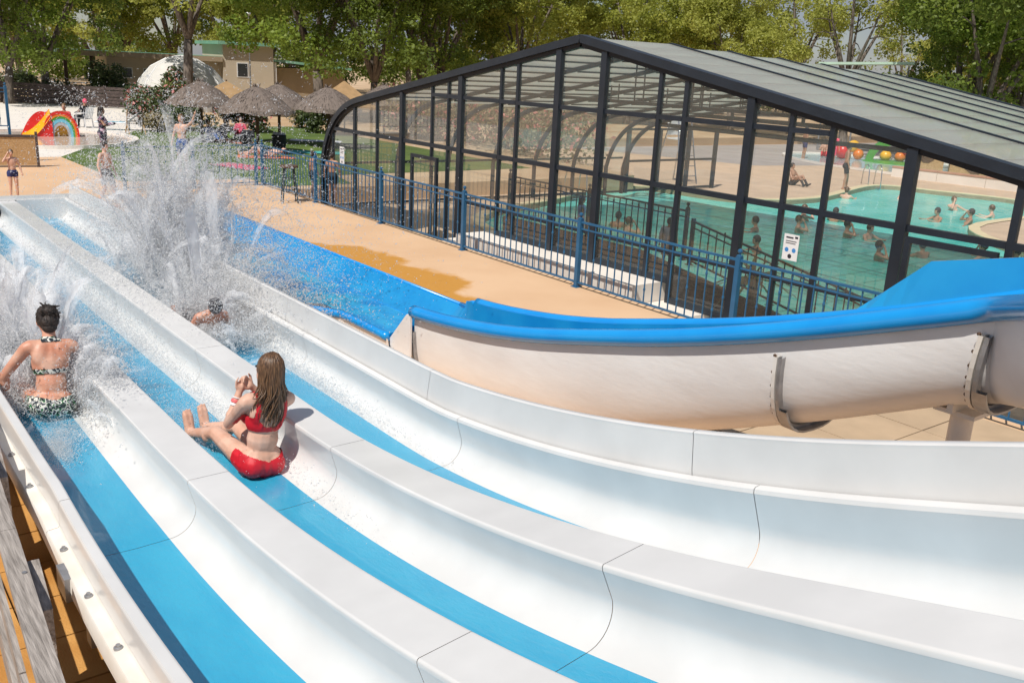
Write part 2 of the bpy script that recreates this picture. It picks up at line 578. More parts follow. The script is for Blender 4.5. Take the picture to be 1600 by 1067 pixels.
def bearing(px, dist):
    """ground point at a distance along the direction the photo shows at a column"""
    py = 65 + 0.05 * px
    v = _fw + _R * ((px - 800) / F_PX) - _U * ((py - 533.5) / F_PX)
    h = Vector((v.x, v.y)).normalized() * dist
    return (h.x, h.y)


# ------------------------------------------------------------------ ground, lawn, terraces, pools
from mathutils.geometry import tessellate_polygon


def holed(name, outer, holes, z, mat, wall=0.0):
    loops = [[Vector((x, y, z)) for x, y in p] for p in [outer] + holes]
    tris = tessellate_polygon(loops)
    flat = [p for lp in loops for p in lp]
    mb = MB()
    mb.add(flat, [tuple(t) for t in tris])
    if wall:
        for h in holes:
            n = len(h)
            for i in range(n):
                a, b = h[i], h[(i + 1) % n]
                mb.add([(a[0], a[1], z), (b[0], b[1], z), (b[0], b[1], z - wall), (a[0], a[1], z - wall)], [(0, 1, 2, 3)])
    return structure(mb.build(name, mat))


basin = [(-24, 10.45), (40, 10.45), (40, 66), (-38, 66), (-38, 27), (-24, 24)]
holed('ground', [(-900, -900), (900, -900), (900, 900), (-900, 900)], [basin], -0.012, SAND, wall=0.8)
sheet('paving', [(-64, -12), (-31, -12), (-31, 7.2), (-37.5, 9.3), (-46, 15.5), (-64, 20)], -0.008, CONCRETE_W)
sheet('lawn', [(-26.6, 7.1), (-33.2, 7.0), (-37.5, 9.2), (-43.3, 12.2), (-46, 16), (-46, 21.5), (-26.8, 21.5), (-26.6, 13.5), (-24.6, 13.0), (-24.6, 10.6), (-26.4, 10.6)], -0.004, GRASS)
sheet('deck', [(-33.2, -8), (8, -8), (8, 10.449), (-24.02, 10.449), (-26.4, 10.6), (-26.6, 7.1), (-33.2, 7.0)], 0.0, DECK)
pool_outline = smooth_poly([(-19.5, 14.2), (-22.4, 19.0), (-24.2, 24.3), (-20.6, 25.6), (-19.6, 28.8), (-21.3, 35.2), (-19.3, 36.3), (-16.4, 36.9),
                            (-14.2, 34.5), (-13.7, 28.0), (-10.0, 24.5), (-4.0, 20.0), (-2.6, 14.0), (-10.0, 12.9)], 6)
WATER_Z = -0.60
holed('pool_terrace', basin, [pool_outline], -0.45, CONCRETE, wall=0.5)
sheet('pool_water', [(-24.6, 12.6), (-2.0, 12.6), (-2.0, 37.4), (-24.6, 37.4)], WATER_Z, POOL)
# pale coping that follows the pool edge
cop = MB()
n_ = len(pool_outline)
cen = np.array(pool_outline).mean(axis=0)
for i in range(n_):
    a, b = np.array(pool_outline[i]), np.array(pool_outline[(i + 1) % n_])
    p_, q_ = np.array(pool_outline[i - 1]), np.array(pool_outline[(i + 2) % n_])
    na = np.array([(b - p_)[1], -(b - p_)[0]])
    nb = np.array([(q_ - a)[1], -(q_ - a)[0]])
    na = na / np.linalg.norm(na) * 0.32
    nb = nb / np.linalg.norm(nb) * 0.32
    if np.dot(na, a + na - cen) < 0 and False:
        na = -na
    for s in (1,):
        cop.add([(*a, -0.425), (*b, -0.425), (*(b - nb), -0.425), (*(a - na), -0.425)], [(0, 1, 2, 3)])
        cop.add([(*a, -0.425), (*b, -0.425), (*b, -0.62), (*a, -0.62)], [(0, 1, 2, 3)])
structure(cop.build('pool_kerb', M('cream_coping', (0.70, 0.58, 0.36), rough=0.8, var=0.06)))
grey_far = sheet('grey_terrace', [(-37.9, 33), (-28.5, 36.5), (-27, 44), (-12, 50), (-12, 65.9), (-37.9, 65.9)], -0.446, GREY_DECK)


def basin_pool(name, cx, cy, rx, ry, z, mat, rim_label=None):
    pts = [(cx + rx * math.cos(a), cy + ry * math.sin(a)) for a in np.linspace(0, 2 * math.pi, 48, endpoint=False)]
    sheet(name + '_water', pts, z + 0.05, mat)
    rim = MB()
    k = len(pts)
    for i in range(k):
        a, b = pts[i], pts[(i + 1) % k]
        ex = lambda p, s: (cx + (p[0] - cx) * s, cy + (p[1] - cy) * s)
        s1 = 1 + 0.30 / rx
        A, B = ex(a, s1), ex(b, s1)
        rim.add([(*a, z + 0.10), (*b, z + 0.10), (*B, z + 0.12), (*A, z + 0.12), (*A, z), (*B, z), (*a, z), (*b, z)],
                [(0, 1, 2, 3), (3, 2, 5, 4), (0, 6, 7, 1)])
    return structure(rim.build(name + '_kerb', CONCRETE_W))


basin_pool('paddling_pool', -39.6, 7.9, 3.6, 3.0, -0.006, BEIGE_WATER)
basin_pool('splash_pool', -24.2, 45.0, 8.2, 4.4, -0.44, SHALLOW)
basin_pool('far_paddling_pool', -11.5, 42.5, 4.6, 3.2, -0.44, SHALLOW)

# ------------------------------------------------------------------ pavers that can be told apart
pav_bed = sheet('paving_bed', [(-10, -1.2), (2, -1.2), (2, 1.6), (-10, 1.6)], 0.004, JOINT)
pm = MB().box(-0.243, 0.243, -0.243, 0.243, 0, 0.02)
first = None
for i in range(13):
    for j in range(5):
        x, y = -8.75 + i * 0.5, -0.5 + j * 0.5
        if first is None:
            first = pm.build('paver', PAVER_OCHRE, pav_bed)
            o = first
        else:
            o = link('paver', first.data, pav_bed)
        o.location = (x, y, 0.006 + R.uniform(-0.002, 0.003))
pav_bed2 = sheet('flagstone_bed', [(-7.6, 7.2), (1, 7.2), (1, 10.1), (-7.6, 10.1)], 0.004, JOINT)
pm = MB().box(-0.492, 0.492, -0.492, 0.492, 0, 0.02)
first = None
for i in range(8):
    for j in range(3):
        if first is None:
            first = pm.build('flagstone', PAVER_TAN, pav_bed2)
            o = first
        else:
            o = link('flagstone', first.data, pav_bed2)
        o.location = (-7.05 + i, 7.7 + j * 0.96, 0.006 + R.uniform(-0.002, 0.002))
        o.scale = (1, 0.96, 1)


# ------------------------------------------------------------------ the three-lane slide
def zt(x):
    if x < -6.6:
        return 0.74
    if x < -2.0:
        return 0.74 + 0.3 / 9.2 * (x + 6.6) ** 2
    return 1.43 + 0.3 * (x + 2.0)


def slope(x):
    return 0.0 if x < -6.6 else (0.3 / 4.6 * (x + 6.6) if x < -2 else 0.3)


def y_left(x):
    return 1.105 - 0.022 * min(max(0.0, x + 6.0), 5.0)


def at(x, y, h):
    s = slope(x)
    n = math.hypot(1, s)
    yy = y if y < 3.155 else y - 0.72 * (y - 3.155) * min(1.0, max(0.0, (-h - 0.03) / 0.17))
    return (x - s / n * h, y, zt(x) + 0.036 * (yy - 2.75) * max(0.0, x + 6.0) + h / n)


def sweep(x0, x1, sec, step=0.14, base=None):
    k = max(1, int(math.ceil((x1 - x0) / step)))
    rows = []
    for i in range(k + 1):
        x = x0 + (x1 - x0) * i / k
        off = base(x) if base else 0.0
        rows.append([at(x, y + off, h) for y, h in sec])
    return rows


def fillet(y, side):
    """wall section from divider edge down to the lane floor; side -1: floor lies at smaller y"""
    pts = [(y, -0.030), (y - side * 0.003, -0.04), (y - side * 0.038, -0.17), (y - side * 0.045, -0.20)]
    for k in range(1, 11):
        a = math.pi / 2 * k / 10
        pts.append((y + side * (-0.045 + 0.188 * (1 - math.cos(a))), -0.20 - 0.18 * math.sin(a)))
    return pts


DIV = [(1.815, 2.105), (2.865, 3.155)]
LEDGE = 3.985
D_FLOOR = -0.38
seams = [-18.9, -17.3, -14.4, -11.5, -8.62, -5.75, -2.86, 0.04, 2.9]
slide = thing('water_slide', 'white three lane racing slide with bright blue lane floors', 'water slide', (-8, 2.6, 0))
for a, b in zip(seams[:-1], seams[1:]):
    x0, x1 = a + 0.0022, b - 0.0022
    # divider caps with rounded edges
    for yl, yr in DIV:
        sec = [(yl, -0.032), (yl, -0.013), (yl + 0.004, -0.004), (yl + 0.012, 0), (yl + 0.016, 0), (yr - 0.016, 0), (yr - 0.012, 0), (yr - 0.004, -0.004), (yr, -0.013), (yr, -0.032)]
        MB().strip(sweep(x0, x1, sec)).build('divider_cap', WHITE, slide, smooth='auto')
    # lane channels
    lanes = [(None, DIV[0][0]), (DIV[0][1], DIV[1][0]), (DIV[1][1], LEDGE)]
    for yl, yr in lanes:
        mb = MB()
        mb.strip(sweep(x0, x1, fillet(yr, -1)))
        if yl is None:
            mb.strip(sweep(x0, x1, fillet(0.0, 1), base=y_left))
        else:
            mb.strip(sweep(x0, x1, fillet(yl, 1)))
        mb.build('lane_wall', WHITE, slide, smooth='auto')
        rows = []
        k = max(1, int((x1 - x0) / 0.14))
        for i in range(k + 1):
            x = x0 + (x1 - x0) * i / k
            ya = (y_left(x) if yl is None else yl) + 0.143
            rows.append([at(x, ya, D_FLOOR), at(x, (ya + yr - 0.143) / 2, D_FLOOR - 0.006), at(x, yr - 0.143, D_FLOOR)])
        MB().strip(rows).build('lane_floor', LANE_BLUE, slide, smooth=True)
    # right ledge
    sec = [(LEDGE, -0.032), (LEDGE + 0.006, -0.008), (LEDGE + 0.02, 0), (LEDGE + 0.055, 0), (LEDGE + 0.060, -0.005), (LEDGE + 0.060, -0.06)]
    MB().strip(sweep(x0, x1, sec)).build('ledge', WHITE, slide, smooth='auto')
    # left wall: cap, outer face and bolted flange
    sec = [(0, -0.032), (0, 0.048), (-0.004, 0.056), (-0.012, 0.06), (-0.016, 0.06), (-0.058, 0.06), (-0.062, 0.06), (-0.070, 0.050), (-0.072, 0.044), (-0.080, -0.10)]
    MB().strip(sweep(x0, x1, sec, base=y_left)).build('left_wall_cap', WHITE, slide, smooth='auto')
    sec = [(-0.0805, -0.098), (-0.088, -0.110), (-0.150, -0.116), (-0.158, -0.126), (-0.162, -0.225), (-0.145, -0.230)]
    MB().strip(sweep(x0, x1, sec, base=y_left)).build('flange', WHITE_OLD, slide, smooth='auto')
    # bolts along the flange
    x = x0 + 0.3
    while x < x1 - 0.1:
        p = at(x, y_left(x) - 0.118, -0.110)
        MB().lathe([(0.022, -0.004), (0.022, 0.008), (0.012, 0.010), (0.011, 0.022), (0.0, 0.024)], p, 10).build('bolt', [STEEL], slide)
        x += 0.62
    # steel hanger under the flange
    p = Vector(at(a + 0.55, y_left(a) - 0.172, -0.16))
    MB().box(p.x - 0.10, p.x + 0.10, p.y - 0.03, p.y + 0.012, p.z - 0.10, p.z + 0.045).build('hanger_bracket', STEEL, slide)
# right outer wall panels (their joints sit at other places than the lane joints)
wseams = [-18.9, -17.9, -15.0, -12.1, -9.2, -6.32, -3.36, -0.4, 2.9]
for a, b in zip(wseams[:-1], wseams[1:]):
    sec = [(LEDGE + 0.074, -0.05), (LEDGE + 0.074, -0.01), (LEDGE + 0.076, 0.03), (LEDGE + 0.105, 0.225), (LEDGE + 0.103, 0.245), (LEDGE + 0.112, 0.252),
           (LEDGE + 0.150, 0.252), (LEDGE + 0.160, 0.245), (LEDGE + 0.160, 0.10), (LEDGE + 0.12, -0.30)]
    MB().strip(sweep(a, b, [(LEDGE + 0.0595, -0.016), (LEDGE + 0.0745, -0.016)])).build('gap_shade_strip', BLACK, slide)  # black strip painted in for the shade inside the open gap
    MB().strip(sweep(a + 0.0022, b - 0.0022, sec)).build('side_wall', WHITE, slide, smooth='auto')
# blunt end block of the run-out
mb = MB()
mb.box(-19.22, -18.9, 0.90, 4.18, 0.0, 0.742)
mb.box(-19.10, -18.93, 0.95, 4.16, 0.742, 0.80)
mb.build('end_block', WHITE, slide)
for yl, yr in DIV:
    MB().box(-18.98, -18.90, yl - 0.02, yr + 0.02, 0.3, 0.752).build('end_cap', WHITE, slide)
# legs and cross beams below
for x in (-17, -14, -11, -8, -5, -2, 1):
    z = zt(x) - 0.46
    MB().box(x - 0.05, x + 0.05, 0.98, 4.10, z - 0.12, z - 0.0).build('cross_beam', STEEL, slide)
    if z > 0.2:
        for y in (1.3, 2.6, 3.9):
            MB().box(x - 0.04, x + 0.04, y - 0.04, y + 0.04, 0.0, z - 0.12).build('leg', STEEL, slide)
# shallow water running in the flat part of each lane
FOAM = bpy.data.materials.new('foamy_water')
FOAM.use_nodes = True
n, l = FOAM.node_tree.nodes, FOAM.node_tree.links
b = n['Principled BSDF']
b.inputs['Roughness'].default_value = 0.12
geo = n.new('ShaderNodeNewGeometry')
n1 = n.new('ShaderNodeTexNoise')
n1.inputs['Scale'].default_value = 5.0
n1.inputs['Detail'].default_value = 9
n1.inputs['Roughness'].default_value = 0.68
l.new(geo.outputs['Position'], n1.inputs['Vector'])
n2 = n.new('ShaderNodeTexNoise')
n2.inputs['Scale'].default_value = 0.9
l.new(geo.outputs['Position'], n2.inputs['Vector'])
ad = n.new('ShaderNodeMath')
ad.operation = 'ADD'
l.new(n1.outputs['Fac'], ad.inputs[0])
l.new(n2.outputs['Fac'], ad.inputs[1])
rp = n.new('ShaderNodeValToRGB')
rp.color_ramp.elements[0].position = 0.505 * 1.0
rp.color_ramp.elements[1].position = 0.62
hf = n.new('ShaderNodeMath')
hf.operation = 'MULTIPLY'
hf.inputs[1].default_value = 0.5
l.new(ad.outputs['Value'], hf.inputs[0])
l.new(hf.outputs['Value'], rp.inputs['Fac'])
mxc = n.new('ShaderNodeMixRGB')
mxc.inputs['Color1'].default_value = (0.10, 0.45, 0.70, 1)
mxc.inputs['Color2'].default_value = (0.78, 0.82, 0.86, 1)
l.new(rp.outputs['Color'], mxc.inputs['Fac'])
l.new(mxc.outputs['Color'], b.inputs['Base Color'])
al = n.new('ShaderNodeMapRange')
al.inputs['To Min'].default_value = 0.30
al.inputs['To Max'].default_value = 0.92
l.new(rp.outputs['Color'], al.inputs['Value'])
fa = n.new('ShaderNodeAttribute')
fa.attribute_name = 'fade'
fm = n.new('ShaderNodeMath')
fm.operation = 'MULTIPLY'
l.new(al.outputs['Result'], fm.inputs[0])
l.new(fa.outputs['Fac'], fm.inputs[1])
l.new(fm.outputs['Value'], b.inputs['Alpha'])
bu = n.new('ShaderNodeBump')
bu.inputs['Strength'].default_value = 0.6
bu.inputs['Distance'].default_value = 0.03
l.new(n1.outputs['Fac'], bu.inputs['Height'])
l.new(bu.outputs['Normal'], b.inputs['Normal'])


def water_sheet(name, x0, x1, y0, y1, z, amp, parent, mat, nx=90, ny=14, seed=0):
    rr = np.random.default_rng(seed)
    ph = rr.uniform(0, 6.28, (6,))
    rows = []
    for i in range(nx + 1):
        x = x0 + (x1 - x0) * i / nx
        row = []
        for j in range(ny + 1):
            y = y0 + (y1 - y0) * j / ny
            w = (math.sin(x * 7 + y * 5 + ph[0]) + math.sin(x * 13 - y * 9 + ph[1]) + math.sin(x * 3.1 + y * 17 + ph[2]) + math.sin(x * 23 + y * 21 + ph[3])) / 4
            edge = min(1.0, 5 * min(j, ny - j) / ny + 0.15)
            e2 = min(1.0, (nx - i) / 10)
            row.append((x, y, z + amp * w * edge * e2 + 0.01 * R.uniform(-1, 1) * edge * e2 - 0.045 * (1 - e2) ** 2))
        rows.append(row)
    o = MB().strip(rows).build(name, mat, parent, smooth=True, fix=False)
    at_ = o.data.attributes.new('fade', 'FLOAT', 'POINT')
    fd = []
    for i in range(nx + 1):
        for j in range(ny + 1):
            ex = min(1.0, (nx - i) / (nx * 0.16)) * (0.75 + 0.25 * math.sin(i * 1.7 + j * 2.3))
            fd.append(max(0.0, min(1.0, ex)) * min(1.0, 0.12 + 0.45 * min(j, ny - j)))
    at_.data.foreach_set('value', fd)
    return o


water_sheet('water_film', -18.85, -7.3, 1.225, 1.70, 0.415, 0.022, slide, FOAM, 140, 12, 1)
water_sheet('water_film', -18.85, -6.9, 2.20, 2.76, 0.415, 0.018, slide, FOAM, 140, 12, 2)
water_sheet('water_film', -18.85, -6.3, 3.25, 3.88, 0.415, 0.022, slide, FOAM, 140, 12, 3)
tag(MB().box(-20.55, -20.25, 2.2, 5.3, 0.0, 0.20).build('wooden_beam', WOOD_TAN), 'brown wooden beam on the deck behind the end of the white slide', 'beam')

# ------------------------------------------------------------------ weathered wooden railing beside the slide
wr = thing('wooden_railing', 'weathered grey wooden plank railing beside the white slide', 'railing', (-4.5, 0.65, 0))
ra_, rb_ = Vector((-9.0, 0.89, 0.90)), Vector((-0.8, 0.40, 0.90))
dr = (rb_ - ra_).normalized()
sd = Vector((dr.y, -dr.x, 0))           # towards the camera side (-y)
L = (rb_ - ra_).length
cuts = [0, 3.72, 5.4, L]
for u0, u1 in zip(cuts[:-1], cuts[1:]):
    p0, p1 = ra_ + dr * (u0 + 0.004), ra_ + dr * (u1 - 0.004)
    MB().beam(p0 + Vector((0, 0, R.uniform(-0.012, 0.012))), p1, 0.10, 0.045).build('top_plank', WOOD_GREY, wr)
for k, (o_, zc, hh) in enumerate([(0.085, 0.79, 0.11), (0.100, 0.585, 0.11), (0.09, 0.37, 0.11)]):
    cu = [0, 2.6 + 0.9 * (k % 2), 5.0 + 0.5 * k, L]
    for u0, u1 in zip(cu[:-1], cu[1:]):
        p0 = ra_ + dr * (u0 + 0.004) - Vector((0, 0, 0.9 - zc)) + sd * o_
        p1 = ra_ + dr * (u1 - 0.004) - Vector((0, 0, 0.9 - zc + R.uniform(-0.01, 0.01))) + sd * o_
        MB().beam(p0, p1, 0.028, hh).build('plank', WOOD_GREY, wr)
for u in (0.6, 2.5, 4.25, 6.1, 7.6):
    p = ra_ + dr * u - sd * 0.085
    mb = MB()
    mb.prism([(-0.20, 0.0), (0.20, 0.0), (0.20, 0.80), (-0.20, 0.88)], lambda a, b_, d: Vector((p.x, p.y, 0)) + dr * a + sd * d + Vector((0, 0, b_)), -0.03, 0.03)
    mb.build('post', WOOD_GREY, wr)
    MB().lathe([(0.012, 0), (0.012, 0.006), (0, 0.008)], (p.x + sd.x * 0.06, p.y + sd.y * 0.06, 0.924), 8).build('screw', STEEL, wr)

# ------------------------------------------------------------------ the blue flume
flume = thing('flume', 'blue open flume with white outer shell running into a wide blue trough', 'water slide', (-7, 6, 0))
KX = [-9.0, -8.0, -7.0, -6.2, -5.0, -3.9, -2.45, -1.0]
KZ = [0.70, 0.79, 0.945, 1.13, 1.43, 1.765, 2.28, 2.85]


def flz(x):
    """smooth lip height"""
    s = 0
    for d in (-0.35, 0, 0.35):
        s += np.interp(x + d, KX, KZ, left=0.70, right=2.85)
    return float(s / 3)


def flc(x):
    """centre line of the flume in plan"""
    return 6.03 - (1.25 * (x + 2.5) ** 1.25 if x > -2.5 else 0.0)


def usec(w, d, n=22, p=0.72):
    out = []
    for k in range(n + 1):
        t = math.pi * k / n
        c, s = math.cos(t), math.sin(t)
        out.append((-w * math.copysign(abs(c) ** p, c), -d * abs(s) ** p))
    return out


def urow(x, sec, deep=0.0):
    k = 1 + deep * min(3.0, max(0.0, -2.8 - x))
    return [(x, flc(x) + a, flz(x) + b_ * k) for a, b_ in sec]


inner, outer = usec(0.40, 0.58), usec(0.450, 0.68)
fs = [-9.0, -3.9, -2.45, -1.5]
for a, b in zip(fs[:-1], fs[1:]):
    xs = np.linspace(a, b, max(8, int((b - a) / 0.16)))
    MB().strip([urow(x, inner, 0.10) for x in xs]).build('channel', FLUME_BLUE, flume, smooth=True)
    MB().strip([urow(x, outer, 0.16) for x in xs]).build('outer_shell', SHELL, flume, smooth=True)
    for side, nm in ((-1, 'lip'), (1, 'lip')):
        r = 0.076 if side < 0 else 0.06
        if a == fs[0]:
            xl = np.linspace(fs[0], fs[-1], 70)
            MB().tube([(x, flc(x) + side * 0.462, flz(x) - 0.012) for x in xl], r, 14).build(nm, LIP_BLUE, flume, smooth=True)
# bolted flange rings
LEAN = {fs[0]: 0.0, fs[1]: 0.06, fs[2]: 0.16}
for x in fs[:-1]:
    dk_ = 1 + 0.16 * min(3.0, max(0.0, -2.8 - x))
    o1 = usec(0.450, 0.68 * dk_)
    o2 = usec(0.450 + 0.045, 0.68 * dk_ + 0.045)
    ln_ = LEAN[x]
    for dx, mat, sl in ((-0.035, WHITE_OLD, (1, 22)), (0.006, STEEL, (1, 22))):
        mb = MB()
        seca, secb = o1[sl[0]:sl[1]], o2[sl[0]:sl[1]]
        rows = []
        for pa, pb in zip(seca, secb):
            x_, c_, z_ = x + dx, flc(x), flz(x)
            xa_, xb_ = x_ + ln_ * pa[1], x_ + ln_ * pb[1]
            za_, zb_ = z_ + pa[1] + 0.32 * (xa_ - x_), z_ + pb[1] + 0.32 * (xb_ - x_)
            rows.append([(xa_, c_ + pa[0] * 0.99, za_), (xb_, c_ + pb[0], zb_), (xb_ + 0.03, c_ + pb[0], zb_), (xa_ + 0.03, c_ + pa[0] * 0.99, za_)])
        mb.strip(rows)
        mb.build('flange_ring', mat, flume)
    o3 = usec(0.450 + 0.028, 0.68 * dk_ + 0.028)
    for k in range(1, 14):
        pa = o3[k]
        c = (x - 0.040 + ln_ * pa[1], flc(x) + pa[0], flz(x) + pa[1] + 0.32 * ln_ * pa[1])
        MB().ell(c, (0.014, 0.013, 0.013), seg=7, rings=5).build('bolt', RUST, flume)
# straps of steel on the lower half of two flanges
for x in fs[1:-1]:
    dk_ = 1 + 0.16 * min(3.0, max(0.0, -2.8 - x))
    o2, ln_ = usec(0.498, 0.68 * dk_ + 0.045), LEAN[x]
    mb = MB()
    rows = []
    for k in range(5, 19):
        pa = o2[k]
        x_ = x + ln_ * pa[1]
        z_ = flz(x) + pa[1] + 0.32 * ln_ * pa[1]
        y_ = flc(x) + pa[0]
        rows.append([(x_ + 0.035, y_, z_), (x_ + 0.10, y_, z_), (x_ + 0.10, flc(x) + pa[0] * 0.97, z_ + 0.015), (x_ + 0.035, flc(x) + pa[0] * 0.97, z_ + 0.015)])
    mb.strip(rows)
    mb.build('steel_strap', STEEL, flume, smooth='auto')
# raised splash guard on the far side
mb = MB()
gx = [(-4.0, 0.02), (-3.42, 0.35), (-2.45, 0.23), (-1.5, 0.10)]
for (xa, ha), (xb, hb) in zip(gx[:-1], gx[1:]):
    for t0, t1 in zip(np.linspace(0, 1, 5)[:-1], np.linspace(0, 1, 5)[1:]):
        x0, x1 = xa + (xb - xa) * t0, xa + (xb - xa) * t1
        h0, h1 = ha + (hb - ha) * t0, ha + (hb - ha) * t1
        y0, y1 = flc(x0) + 0.45, flc(x1) + 0.45
        v = [(x0, y0 - 0.02, flz(x0)), (x1, y1 - 0.02, flz(x1)), (x1, y1 + 0.06, flz(x1) + h1), (x0, y0 + 0.06, flz(x0) + h0),
             (x0, y0 + 0.03, flz(x0)), (x1, y1 + 0.03, flz(x1)), (x1, y1 + 0.10, flz(x1) + h1), (x0, y0 + 0.10, flz(x0) + h0)]
        mb.add(v, [(0, 1, 2, 3), (4, 7, 6, 5), (3, 2, 6, 7)])
mb.build('splash_guard', FLUME_BLUE, flume, fix=False)
# run-out trough
MU = [(5.50, 0.30), (5.54, 0.20), (5.60, 0.06), (5.70, 0.03), (6.20, 0.025), (6.62, 0.03), (6.74, 0.06), (6.86, 0.14), (7.06, 0.34)]
nU = 22


def resample(sec, n):
    sec = np.array(sec)
    d = np.r_[0, np.cumsum(np.linalg.norm(np.diff(sec, axis=0), axis=1))]
    t = np.linspace(0, d[-1], n + 1)
    return [(float(np.interp(q, d, sec[:, 0])), float(np.interp(q, d, sec[:, 1]))) for q in t]


TR = resample(MU, nU)
rows = []
for x in np.linspace(-20.6, -10.2, 60):
    low = 1.0 if x > -11.2 else (0.45 if x < -11.9 else 0.45 + 0.55 * (x + 11.9) / 0.7)
    rows.append([(x, y, z if y > 5.7 else 0.03 + (z - 0.03) * low) for y, z in TR])
MB().strip(rows).build('trough', FLUME_BLUE, flume, smooth='auto')
U9 = [(y_, z_) for _, y_, z_ in urow(-9.0, inner, 0.10)]
rows = []
for t in np.linspace(0, 1, 10):
    k = t * t * (3 - 2 * t)
    x = -10.2 + 1.2 * t
    row = []
    for (ya, za), (yb, zb) in zip(TR, U9):
        row.append((x, ya + (yb - ya) * k, za + (zb - za) * (k if ya > 5.62 else max(0.0, (t - 0.6) / 0.4) ** 1.0)))
    rows.append(row)
MB().strip(rows).build('trough_mouth', FLUME_BLUE, flume, smooth='auto')
pts = [(x, 5.485 - (0.0 if x > -10.6 else 0.30 * min(1, (-10.6 - x) / 0.6)), 0.285) for x in np.linspace(-11.2, -9.45, 16)]
MB().tube(pts, 0.055, 10).build('trough_lip', LIP_BLUE, flume, smooth=True)
MB().tube([(x, 7.075, 0.335) for x in (-20.6, -10.2)], 0.03, 8).build('trough_lip', LIP_BLUE, flume, smooth=True)
MB().tube([(-10.2, 7.075, 0.335), (-9.8, 6.95, 0.40), (-9.35, 6.62, 0.60), (-9.0, flc(-9) + 0.42, 0.70)], 0.035, 8).build('trough_lip', LIP_BLUE, flume, smooth=True)
MB().tube([(x, 6.70, 0.045) for x in (-20.0, -10.4)], 0.014, 6).build('trough_seam', LIP_BLUE, flume)
mb = MB()
mb.strip([[(x, 5.46 - (0.0 if x > -10.6 else 0.30 * min(1, (-10.6 - x) / 0.6)), 0.27), (x, 5.50, 0.0)] for x in np.linspace(-11.25, -9.40, 14)])
mb.build('trough_side', SHELL, flume)
MB().prism([(-9.45, 0.0), (-8.97, 0.0), (-8.97, 0.66), (-9.06, 0.66), (-9.45, 0.27)], lambda a, b_, d: (a, d - 0.02 * (a + 9.45), b_), 5.515, 5.54).build('mouth_plate', SHELL, flume)
MB().box(-20.75, -20.6, 5.5, 7.1, 0.0, 0.12).build('trough_end', FLUME_BLUE, flume)
TROUGH_W = water_mat('trough_water', (0.012, 0.26, 0.62), (0.05, 0.45, 0.70), scale=1.6, bump=0.35, bscale=9, rough=0.04)
water_sheet('trough_water', -20.5, -10.25, 5.62, 6.64, 0.075, 0.02, flume, TROUGH_W, 120, 12, 9)
# support posts
for x in (-2.75,):
    z = flz(x) - 0.68
    MB().tube([(x, flc(x), 0.0), (x, flc(x), z - 0.05)], 0.075, 12).build('support_post', WHITE_OLD, flume, smooth='auto')
    mb = MB()
    mb.box(x - 0.14, x + 0.14, flc(x) - 0.14, flc(x) + 0.14, z - 0.06, z - 0.03)
    mb.box(x - 0.02, x + 0.02, flc(x) - 0.2, flc(x) + 0.2, z - 0.03, z + 0.08)
    mb.build('post_bracket', WHITE_OLD, flume)

# ------------------------------------------------------------------ blue safety railing
FY = 10.28


def baluster_mesh(knuckle, h0, h1):
    mb = MB()
    mb.box(-0.008, 0.008, -0.008, 0.008, h0, h1)
    if knuckle is not None:
        for z, r in ((knuckle, 0.019),):
            mb.lathe([(0.008, z - 0.035), (r, z - 0.012), (r, z + 0.012), (0.008, z + 0.035)], n=6)
    return mb


def railing(name, label, p0, p1, posts, mat, h=1.12, step=0.172, z0=0.0, z1=0.0, post_w=0.075, fin=True, drop=0.0):
    """panels between posts along a line; z may fall from z0 to z1"""
    p0, p1 = Vector((*p0, z0)), Vector((*p1, z1))
    t = thing(name, label, 'railing', p0)
    Lr = (p1 - p0).length
    d = (p1 - p0) / Lr
    ang = math.atan2(d.y, d.x)
    proto = {}
    for u in posts:
        p = p0 + d * u
        mb = MB()
        w = post_w / 2
        mb.box(p.x - w, p.x + w, p.y - w, p.y + w, p.z - drop, p.z + h + 0.03)
        o = mb.build('post', mat, t)
        MB().box(p.x - w * 1.9, p.x + w * 1.9, p.y - w * 1.9, p.y + w * 1.9, p.z - drop, p.z - drop + 0.012).build('base_plate', mat, t)
        if fin:
            MB().lathe([(w * 1.15, 0.0), (w * 1.15, 0.018), (0.014, 0.026), (0.014, 0.04), (0.030, 0.055), (0.036, 0.075), (0.028, 0.098), (0.0, 0.110)],
                       (p.x, p.y, p.z + h + 0.03), 10).build('finial', mat, t, smooth='auto')
    for a, b in zip(posts[:-1], posts[1:]):
        pa, pb = p0 + d * (a + post_w / 2), p0 + d * (b - post_w / 2)
        up = Vector((0, 0, 1))
        MB().beam(pa + up * (h - 0.02), pb + up * (h - 0.02), 0.045, 0.03).build('top_rail', mat, t)
        MB().beam(pa + up * (h - 0.13), pb + up * (h - 0.13), 0.03, 0.02).build('middle_rail', mat, t)
        MB().beam(pa + up * 0.085, pb + up * 0.085, 0.035, 0.028).build('bottom_rail', mat, t)
        k = int(round((pb - pa).length / step))
        for i in range(1, k):
            q = pa + (pb - pa) * (i / k)
            key = i % 4
            kn = {0: 0.80, 1: 0.30, 2: 0.52, 3: None}[key]
            if key not in proto:
                proto[key] = baluster_mesh(kn, 0.085, h - 0.02).build('baluster', mat, None)
                o = proto[key]
                o.parent = t
            else:
                o = link('baluster', proto[key].data, t)
            o.location = q - p0
            o.rotation_euler = (0, 0, ang)
    return t


